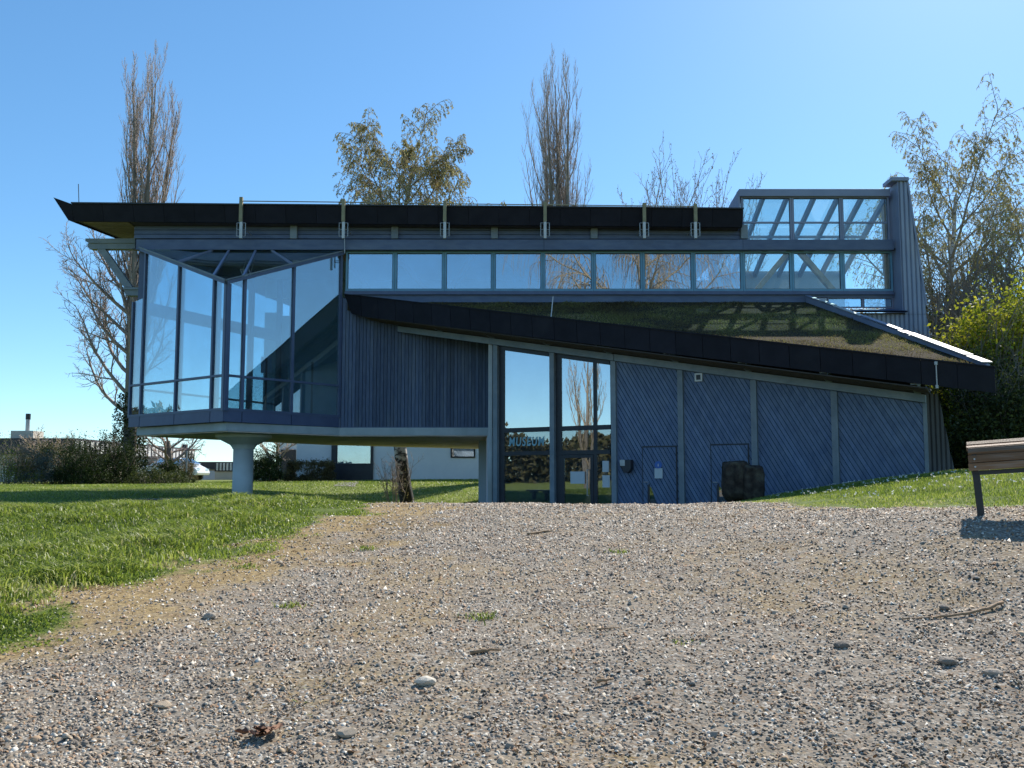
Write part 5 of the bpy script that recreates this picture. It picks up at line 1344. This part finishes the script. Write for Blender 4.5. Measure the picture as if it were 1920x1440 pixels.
# left bushes in front of the bungalow, one by one
shrub("shrub", "yellow-green twiggy bush at the far left edge of the photo", at_g(18, 40), (1.5, 1.0, 2.2), 2600, .075, 'leaf_lime', 1, 22, 'ltwig', group="bushes in front of the bungalow", hollow=.3)
shrub("shrub", "pale grey-green bush among the left bushes", at_g(62, 40.5), (1.3, .9, 1.7), 7000, .07, 'leaf_grey', 2, 14, 'tantwig', group="bushes in front of the bungalow")
shrub("shrub", "broad olive bush below the bungalow roof edge", at_g(112, 42), (1.7, 1.1, 2.35), 11000, .08, 'leaf_mid', 3, 16, 'tantwig', group="bushes in front of the bungalow")
shrub("shrub", "dark dense bush in the middle of the left row", at_g(155, 40.5), (1.4, 1.0, 1.75), 10000, .08, 'leaf_dark', 4, 12, group="bushes in front of the bungalow")
shrub("shrub", "tall dark bush just left of the ivy-clad trunk", at_g(205, 42), (1.7, 1.0, 2.3), 13000, .085, 'leaf_dark', 5, 16, group="bushes in front of the bungalow")
shrub("shrub", "low sprawling bush at the foot of the ivy-clad trunk", at_g(300, 41), (1.9, .8, .62), 4200, .075, 'leaf_mid', 6, 10, group="bushes under the raised floor")
shrub("shrub", "round dark hedge clump with pale leaf tips beside ivy-clad trunk", at_g(312, 43), (1.05, .8, 1.25), 7500, .08, 'leaf_dark', 7, 10, group="bushes under the raised floor")
shrub("shrub", "orange-brown bush beside the slim grey post", at_g(346, 45), (.75, .6, 1.2), 2200, .07, 'leaf_brown', 8, 10, 'tantwig', group="bushes under the raised floor")
shrub("conifer_shrub", "narrow dark cypress behind the slim grey post", at_g(354, 47), (.30, .30, 2.0), 1800, .06, 'leaf_dark', 81, 5, shape='ball', group="bushes under the raised floor")
shrub("shrub", "round dark green shrub right of the round column", at_g(500, 44), (.95, .8, 1.65), 8000, .075, 'leaf_dark', 9, 10, group="bushes under the raised floor")
shrub("shrub", "bright yellow-green shrub top behind the round dark shrub", at_g(507, 45.6), (.8, .5, 2.0), 2600, .075, 'leaf_lime', 10, 8, 'ltwig', group="bushes under the raised floor")
shrub("clipped_hedge", "clipped brownish hedge left of the dark window bay", at_g(582, 44.5), (1.12, .45, 1.0), 14000, .085, 'leaf_brown', 11, 18, 'ltwig', shape='box', group="bushes under the raised floor", cat="hedge", hollow=.8)
shrub("shrub", "bare twiggy shoots at the foot of the birch trunk", (at(742, 945, 32).x, 32, gz(at(742, 945, 32).x, 32)), (.7, .6, 2.0), 260, .05, 'catkin', 12, 12, 'twig', group="bushes under the raised floor")
# right-hand thicket beside the wing
xr_ = lambda px, Y: at(px, 880, Y).x
shrub("shrub", "dark leafy thicket right of the corrugated wing end", (xr_(1815, 21), 21, 1.5), (1.2, 1.5, 3.6), 16000, .085, 'leaf_mid', 13, 30, group="thicket at the right", hollow=.25)
shrub("shrub", "tall dark shrub at the right edge below the yellow blossom", (xr_(1900, 18.8), 18.8, 1.6), (1.35, 1.0, 2.5), 17000, .085, 'leaf_mid', 14, 26, group="thicket at the right", hollow=.3)
shrub("blossom_shrub", "yellow blossoming shrub at the right edge", (xr_(1912, 20.6), 20.6, 1.6), (1.65, 1.0, 4.25), 46000, .10, 'leaf_yel', 15, 26, 'ltwig', group="thicket at the right", hollow=.6)
shrub("shrub", "loose olive thicket behind the tower's lower right edge", (xr_(1800, 27), 27, 1.5), (1.5, 1.2, 6.3), 7000, .09, 'leaf_mid', 16, 46, 'bark', group="thicket at the right", hollow=.1)
shrub("shrub", "thin leafy sapling thicket at the far right behind the blossom", (xr_(1905, 28), 28, 1.5), (1.6, 1.2, 7.6), 5200, .09, 'leaf_lime', 17, 36, 'bark', group="thicket at the right", hollow=.1)

# ------------------------------------------------------------------ grass, straw, gravel
def blades(name, x, y, h, w, mat, rnd, rng, lay=.5, z=None, kind='stuff', label=None, cat=None, parent=None, segs=2):
    n = len(x); z = ground_z(x, y) if z is None else z
    a = rng.uniform(0, 2 * math.pi, n); b = rng.uniform(0, 2 * math.pi, n)
    lean = lay * rng.uniform(.2, 1.3, n) * h
    p = np.stack([x, y, z - .008], 1)
    s = np.stack([np.cos(a), np.sin(a), np.zeros(n)], 1) * (w / 2)[:, None]
    t = np.stack([np.cos(b), np.sin(b), np.zeros(n)], 1)
    up = np.stack([np.zeros(n), np.zeros(n), np.ones(n)], 1)
    m = p + t * (lean * .35)[:, None] + up * (h * .6)[:, None]
    e = p + t * lean[:, None] + up * (h * np.clip(1 - lay * .35, .25, 1))[:, None]
    v = np.stack([p - s, p + s, m - s * .7, m + s * .7, e], 1).reshape(-1, 3)
    if segs == 1:                                   # far or very short blades: one triangle each
        v = np.stack([p - s, p + s, e], 1).reshape(-1, 3); q_ = 3
        f = np.arange(n * 3).reshape(-1, 3)
    else:
        i = np.arange(n)[:, None] * 5; q_ = 5
        f = np.concatenate([i + np.array([[0, 1, 3]]), i + np.array([[0, 3, 2]]), i + np.array([[2, 3, 4]])], 0)
    o = np_mesh(name, v, f, M[mat], parent, {'rnd': np.repeat(np.clip(rnd, 0, 1), q_)})
    if kind and parent is None: tag(o, label, cat, kind=kind)
    return o
def scatter(n, x0, x1, y0, y1, rng, power=0.0):
    """denser towards the near edge when power > 0, inside the camera's wedge plus a margin"""
    y = y0 + (y1 - y0) * rng.random(n) ** (1 + power)
    x = rng.uniform(x0, x1, n)
    k = np.abs(x) < y * .66 + 1.0
    return x[k], y[k]
g1 = np.random.default_rng(101)
# near lawn on the left
x, y = scatter(290000, -9.5, -1.0, 4.2, 14.5, g1, .5)
gm, dm = masks(x, y); k = g1.random(len(x)) < np.clip(gm * 1.25 - .06, 0, 1) * np.clip(.15 + 1.1 * vnoise(x, y, 1.8, 6), 0, 1); x, y, gm = x[k], y[k], gm[k]
tuft = vnoise(x, y, 1.3, 21) * .6 + vnoise(x, y, 4, 22) * .4
h = (.03 + .22 * tuft ** 2 + .04 * g1.random(len(x))) * (.35 + .65 * gm) * np.clip((x_green(y) - x + .5) / 1.3, .35, 1.15)
blades("lawn_grass", x, y, h, .008 + .009 * g1.random(len(x)), 'grass', tuft * .55 + g1.normal(0, .2, len(x)) + .12 + (1 - gm) * .3, g1, .75, label="thick green spring grass on the left of the gravel", cat="grass")
# lawn beyond the crest, left and under the building
x, y = scatter(150000, -21, 1.5, 13.5, 34, g1, .3)
gm, dm = masks(x, y); k = (g1.random(len(x)) < gm) & ~((y > 22.9) & (x > -.5)); x, y = x[k], y[k]
tuft = vnoise(x, y, .8, 31)
blades("far_lawn_grass", x, y, .05 + .09 * tuft * g1.random(len(x)), .010 + .010 * g1.random(len(x)), 'grass', tuft * .6 + g1.normal(0, .2, len(x)) + .2, g1, .8, label="green lawn beyond the crest and under the raised floor", cat="grass", segs=1)
x, y = scatter(60000, -24, 3, 33, 47, g1)
tuft = vnoise(x, y, .7, 33)
blades("rear_lawn_grass", x, y, .06 + .12 * tuft * g1.random(len(x)), .025 + .02 * g1.random(len(x)), 'grass', tuft * .6 + g1.normal(0, .22, len(x)) + .1, g1, .8, label="lawn in front of the white house and left bushes", cat="grass", segs=1)
# bank on the right
x, y = scatter(130000, 2.4, 13, 6.5, 17, g1, .1)
gm, dm = masks(x, y); k = g1.random(len(x)) < np.clip(gm * 1.1 - .05, 0, 1); x, y, gm = x[k], y[k], gm[k]
inside = (y > TYp + DY * (x - TX) / DX - .1); x, y, gm = x[~inside], y[~inside], gm[~inside]
tuft = vnoise(x, y, 1.6, 41) * .6 + vnoise(x, y, 5, 42) * .4
hb = np.clip((x - x_right(y)) / 1.5, .25, 1)
blades("bank_grass", x, y, (.025 + .075 * tuft) * hb + .01, .005 + .006 * g1.random(len(x)), 'grass', tuft * .6 + g1.normal(0, .2, len(x)) + .15 + (1 - hb) * .35, g1, .7, label="short grass on the low bank at the right", cat="grass")
x, y = scatter(800, 4.5, 12, 11, 16.5, g1)
k = (vnoise(x, y, 1.2, 51) > .42) & ~(y > TYp + DY * (x - TX) / DX - .2); x, y = x[k], y[k]
pos = np.stack([x, y, ground_z(x, y) + .055], 1)
o = leaf_mesh("daisies", np.repeat(pos, 4, 0) + g1.normal(0, .006, (len(pos) * 4, 3)), .021, 'daisy', None, g1, 0, .9)
tag(o, "small white daisies dotted over the right bank", "daisies", kind='stuff')
# dry straw between lawn and gravel, and thin patches in the gravel
x, y = scatter(300000, -5.5, 8, 3.2, 13, g1, .55)
gm, dm = masks(x, y); k = g1.random(len(x)) < dm * (1 - gm * .75) * 1.05; x, y, dm = x[k], y[k], dm[k]
blades("dry_grass", x, y, (.012 + .03 * g1.random(len(x))) * (.5 + .6 * vnoise(x, y, 2.2, 61)), .005 + .006 * g1.random(len(x)), 'straw', vnoise(x, y, 1.1, 62) * .5 + g1.normal(.25, .2, len(x)), g1, 2.6, label="dry straw-coloured grass along the edge of the gravel", cat="grass", segs=1)
# a few green tufts in the gravel
tx, ty = [], []
for px, py, n_ in ((690, 1025, 70), (905, 1150, 80), (555, 1130, 60), (600, 1003, 120), (1155, 1040, 60), (560, 975, 160), (470, 1060, 120), (1275, 1205, 30)):
    Y = 2400 / (py - 895 + 168); X = (px - 960) * Y / 1600
    tx.append(g1.normal(X, .055, n_)); ty.append(g1.normal(Y, .05, n_))
x, y = np.concatenate(tx), np.concatenate(ty)
blades("weed_tufts", x, y, .02 + .035 * g1.random(len(x)), .006 + .006 * g1.random(len(x)), 'grass', g1.normal(.45, .2, len(x)), g1, 1.2, label="small green tufts growing in gravel and dry grass", cat="grass")
# planted roof vegetation
n = 150000
s_ = g1.random(n); y = FY - .08 - (FY - 15.2) * s_; x = g1.uniform(-4.6, 8.4, n)
te = (x - (TX + NRM.x * OV)) / DX
k = (y > TYp + DY * te + NRM.y * OV + .06) & (x < v0.x + (v1.x - v0.x) * (FY - y) / (FY - 15.25) - .03)
x, y = x[k], y[k]
ro = vnoise(x, y, 1.1, 71) * .6 + vnoise(x, y, 3.5, 72) * .4
k = g1.random(len(x)) < .35 + ro; x, y, ro = x[k], y[k], ro[k]
blades("roof_plants", x, y, .025 + .22 * ro ** 3 * g1.random(len(x)), .014 + .014 * g1.random(len(x)), 'roofveg', vnoise(x, y, .9, 75) * .9 + g1.normal(-.06, .22, len(x)), g1, .9, z=np.array([roof_z(v) for v in y]), parent=MUS, segs=1)
bpy.data.objects["roof_plants"]['kind'] = 'stuff'
# gravel: loose angular stones
def stones(name, x, y, size, rnd, rng, label, cat, near=99):
    k_ = y + rng.normal(0, .45, len(y)) < near
    if not k_.all():
        a = stone_mesh(x[k_], y[k_], size[k_], rnd[k_], rng, False); b = stone_mesh(x[~k_], y[~k_], size[~k_], rnd[~k_], rng, True)
        V, f, r_ = np.concatenate([a[0], b[0]]), np.concatenate([a[1], b[1] + len(a[0])]), np.concatenate([a[2], b[2]])
    else: V, f, r_ = stone_mesh(x, y, size, rnd, rng, False)
    return tag(np_mesh(name, V, f, M['pebble'], None, {'rnd': r_}), label, cat, kind='stuff')
def stone_mesh(x, y, size, rnd, rng, far):
    n = len(x); z = ground_z(x, y) + (np.clip((16 - y) / 3, 0, 1) * np.clip((9 - np.abs(x)) / 2, 0, 1)) * ((vnoise(x, y, 2.3, 1) - .5) * .03 + (vnoise(x, y, 6, 4) - .5) * .02)
    a0 = rng.uniform(0, 6.28, n)
    fl = rng.uniform(.25, .8, n); el = rng.uniform(.6, 1.0, n)
    vs = []
    tilt = rng.normal(0, .75, (n, 2))
    for ring, (rr_, hh_) in enumerate(((1.0, -.15), (.72, .62))):
        for j in range(5):
            a = j * 1.2566 + ring * .55 + rng.normal(0, .22, n)
            q = rr_ * rng.uniform(.75, 1.15, n)
            lx, ly = q * np.cos(a), q * np.sin(a) * el
            lz = (hh_ + rng.normal(0, .12, n)) * fl + lx * tilt[:, 0] * .4 + ly * tilt[:, 1] * .4
            vs.append((lx, ly, lz))
    vs.append((rng.normal(0, .3 if far else .2, n), rng.normal(0, .3 if far else .2, n), fl * rng.uniform(.8, 1.05, n) * (1.75 if far else 1)))
    V = np.stack([np.stack(v, 1) for v in vs], 1) * (size / 2)[:, None, None]
    ca, sa = np.cos(a0)[:, None], np.sin(a0)[:, None]
    V = np.stack([V[..., 0] * ca - V[..., 1] * sa, V[..., 0] * sa + V[..., 1] * ca, V[..., 2]], -1)
    V += np.stack([x, y, z + size * .06], 1)[:, None]
    F = []
    for j in range(5):
        q = (j + 1) % 5
        F += [(j, q, 5 + j), (q, 5 + q, 5 + j), (5 + j, 5 + q, 10)]
    F = np.array(F)
    nv = 11
    if far:                                          # a few pixels across: faceted cap only
        V = V[:, [0, 1, 2, 3, 4, 10]]; nv = 6
        F = np.array([(j, (j + 1) % 5, 5) for j in range(5)])
    f = (np.arange(n)[:, None, None] * nv + F[None]).reshape(-1, 3)
    return V.reshape(-1, 3), f, np.repeat(np.clip(rnd, 0, 1), nv)
g2 = np.random.default_rng(202)
x, y = scatter(270000, -6.5, 7.5, 3.0, 13.2, g2, 1.05)
gm, dm = masks(x, y)
cl = vnoise(x, y, .8, 81) * .6 + vnoise(x, y, 2.7, 82) * .4
k = g2.random(len(x)) < (1 - gm) * (1 - .72 * dm) * np.clip(2.0 * cl, .75, 1); x, y = x[k], y[k]
sz = 1.12 * (.0085 + .014 * g2.random(len(x)) ** 1.6 + .016 * (g2.random(len(x)) > .93) * g2.random(len(x))) * (.85 + .05 * y)
stones("gravel", x, y, sz, g2.random(len(x)), g2, "loose mixed grey and tan gravel of the forecourt", "gravel", near=4.7)
x, y = scatter(1100, -6, 7, 3.0, 10, g2, .9)
gm, dm = masks(x, y); k = g2.random(len(x)) < (1 - gm) * (1 - .5 * dm); x, y = x[k], y[k]
stones("coarse_gravel", x, y, .026 + .03 * g2.random(len(x)) ** 2.5, g2.random(len(x)) * .6 + .15, g2, "scattered larger grey pebbles lying on the gravel", "gravel")

# brown leaf and bark litter between the stones
x, y = scatter(26000, -6, 7.5, 3.0, 12, g2, .8)
gm, dm = masks(x, y); k = g2.random(len(x)) < (1 - gm) * (.35 + .65 * vnoise(x, y, 1.4, 91)); x, y = x[k], y[k]
pos = np.stack([x, y, ground_z(x, y) + .012], 1)
o = leaf_mesh("ground_litter", pos, .022, 'litter', None, g2, 0, .45)
tag(o, "dry brown leaf and bark bits between the gravel stones", "litter", kind='stuff')

# ------------------------------------------------------------------ small things on the gravel
def gp(px, py):
    """where the sight line through a pixel meets the ground"""
    lo, hi = 2.5, 14.0
    for _ in range(40):
        m_ = (lo + hi) / 2; p = at(px, py, m_)
        if p.z > gz(p.x, p.y): lo = m_
        else: hi = m_
    p = at(px, py, lo); return Vector((p.x, p.y, gz(p.x, p.y)))
def stick(pxs, r, label, name="stick"):
    pts = [gp(*p) + Vector((0, 0, r * .9)) for p in pxs]
    n_ = len(pts); fine = []
    for a, b in zip(pts[:-1], pts[1:]):
        for k in range(4): fine.append(a + (b - a) * k / 4 + Vector((random.gauss(0, r * .25), random.gauss(0, r * .25), abs(random.gauss(0, r * .3)))))
    fine.append(pts[-1])
    o = MB().tube(fine, [r * (1 - .6 * i / len(fine)) for i in range(len(fine))], 7).build(name, M['stick'], smooth=True)
    tag(o, label, "stick", "sticks on the gravel")
stick([(1880, 1134), (1840, 1148), (1790, 1158), (1740, 1162), (1692, 1164)], .011, "long curved tan stick lying on gravel at the right")
stick([(990, 1004), (1020, 999), (1052, 996)], .012, "thin dark forked twig near the crest of the gravel")
stick([(885, 1228), (912, 1224), (940, 1222)], .012, "short dark piece of wood in the middle of the gravel")
stick([(868, 1082), (910, 1083)], .007, "thin straight dark twig in the upper middle gravel")
stick([(1120, 1183), (1160, 1178)], .006, "pale straw-thin twig lying right of the middle gravel")
stick([(1122, 1282), (1150, 1276)], .010, "short reddish brown wood chip in the lower gravel")
# heap of curled dead leaves, lower left
lc = gp(490, 1383)
rt = empty("dead_leaf_clump", lc, "clump of curled dead brown leaves on gravel at lower left", "leaves")
rng = np.random.default_rng(12)
for k in range(13):
    c = np.array([rng.normal(0, .045), rng.normal(0, .03), .008 + .02 * rng.random()]); a = rng.uniform(0, 6.28); s = rng.uniform(.028, .05)
    ca, sa = math.cos(a), math.sin(a); vs, fs = [], []
    curl = rng.uniform(.4, 1.1)
    for i in range(6):
        u = i / 5; w = math.sin(math.pi * (.12 + .8 * u)) * .42 * (1 + .25 * (-1) ** i)
        for j in (-1, 0, 1):
            lx, ly, lz = (u - .5) * 2 * s, j * w * s, abs(j) * w * s * curl + .35 * s * (u - .5) ** 2 * 2
            vs.append((c[0] + lx * ca - ly * sa, c[1] + lx * sa + ly * ca, c[2] + lz))
    for i in range(5):
        for j in range(2): fs.append((i * 3 + j, i * 3 + j + 1, i * 3 + j + 4, i * 3 + j + 3))
    MB().add(vs, fs).build("leaf", M['deadleaf'], rt)
# larger single stones
for (px, py, s, q, label) in ((1778, 1243, .05, .2, "largest rounded grey stone at the right, below the long stick"), (797, 1283, .06, .9, "flat pale angular stone left of the middle gravel"),
        (305, 1326, .045, .55, "pale stone lower left of the photo, above the dead leaves"), (650, 1378, .05, .5, "flat brown-grey stone right of the dead leaf clump"),
        (1770, 1142, .04, .12, "dark round stone just above the long curved stick"), (1578, 1213, .045, .1, "dark pointed stone below the left end of long stick"),
        (392, 1158, .05, .4, "grey stone in the dry grass strip at left"), (1862, 1268, .055, .35, "grey angular stone near the right edge of gravel")):
    c = gp(px, py); rng = np.random.default_rng(int(px))
    bm = bmesh.new(); bmesh.ops.create_icosphere(bm, subdivisions=2, radius=1)
    ns_ = rand_unit(rng, 9); hh = rng.uniform(.6, .9, 9)
    for v in bm.verts:
        p = np.array(v.co)
        for o_, h_ in zip(ns_, hh):
            dd = p @ o_ - h_
            if dd > 0: p = p - o_ * dd
        v.co = (p[0] * s, p[1] * s * .8, p[2] * s * .5)
    me = bpy.data.meshes.new("stone"); bm.to_mesh(me); bm.free(); me.materials.append(M['pebble'])
    a_ = me.attributes.new('rnd', 'FLOAT', 'POINT'); a_.data.foreach_set('value', [q] * len(me.vertices))
    o = link("stone", me); o.location = c + Vector((0, 0, s * .22))
    tag(o, label, "stone", "single stones on the gravel")
# path to the white house
pp = [at(648, 917, 0.0001)]
pth = []
for px, py, w in ((645, 912, 40), (662, 903, 30), (682, 899.5, 26)):
    lo, hi = 20.0, 46.5
    for _ in range(40):
        m_ = (lo + hi) / 2; p = at(px, py, m_)
        if p.z > gz(p.x, p.y): lo = m_
        else: hi = m_
    p = at(px, py, lo); pth.append((p.x, p.y, w * p.y / 1600))
L_, R_ = [], []
for i in range(len(pth) - 1):
    for k in range(6):
        t = k / 6; x = pth[i][0] * (1 - t) + pth[i + 1][0] * t; y = pth[i][1] * (1 - t) + pth[i + 1][1] * t; w = pth[i][2] * (1 - t) + pth[i + 1][2] * t
        L_.append((x - w / 2, y)); R_.append((x + w / 2, y))
vs = [(x, y, gz(x, y) + .015) for x, y in L_] + [(x, y, gz(x, y) + .015) for x, y in R_]; n_ = len(L_)
o = MB().add(vs, [(i, n_ + i, n_ + i + 1, i + 1) for i in range(n_ - 1)]).build("path", M['path'])
tag(o, kind='structure')
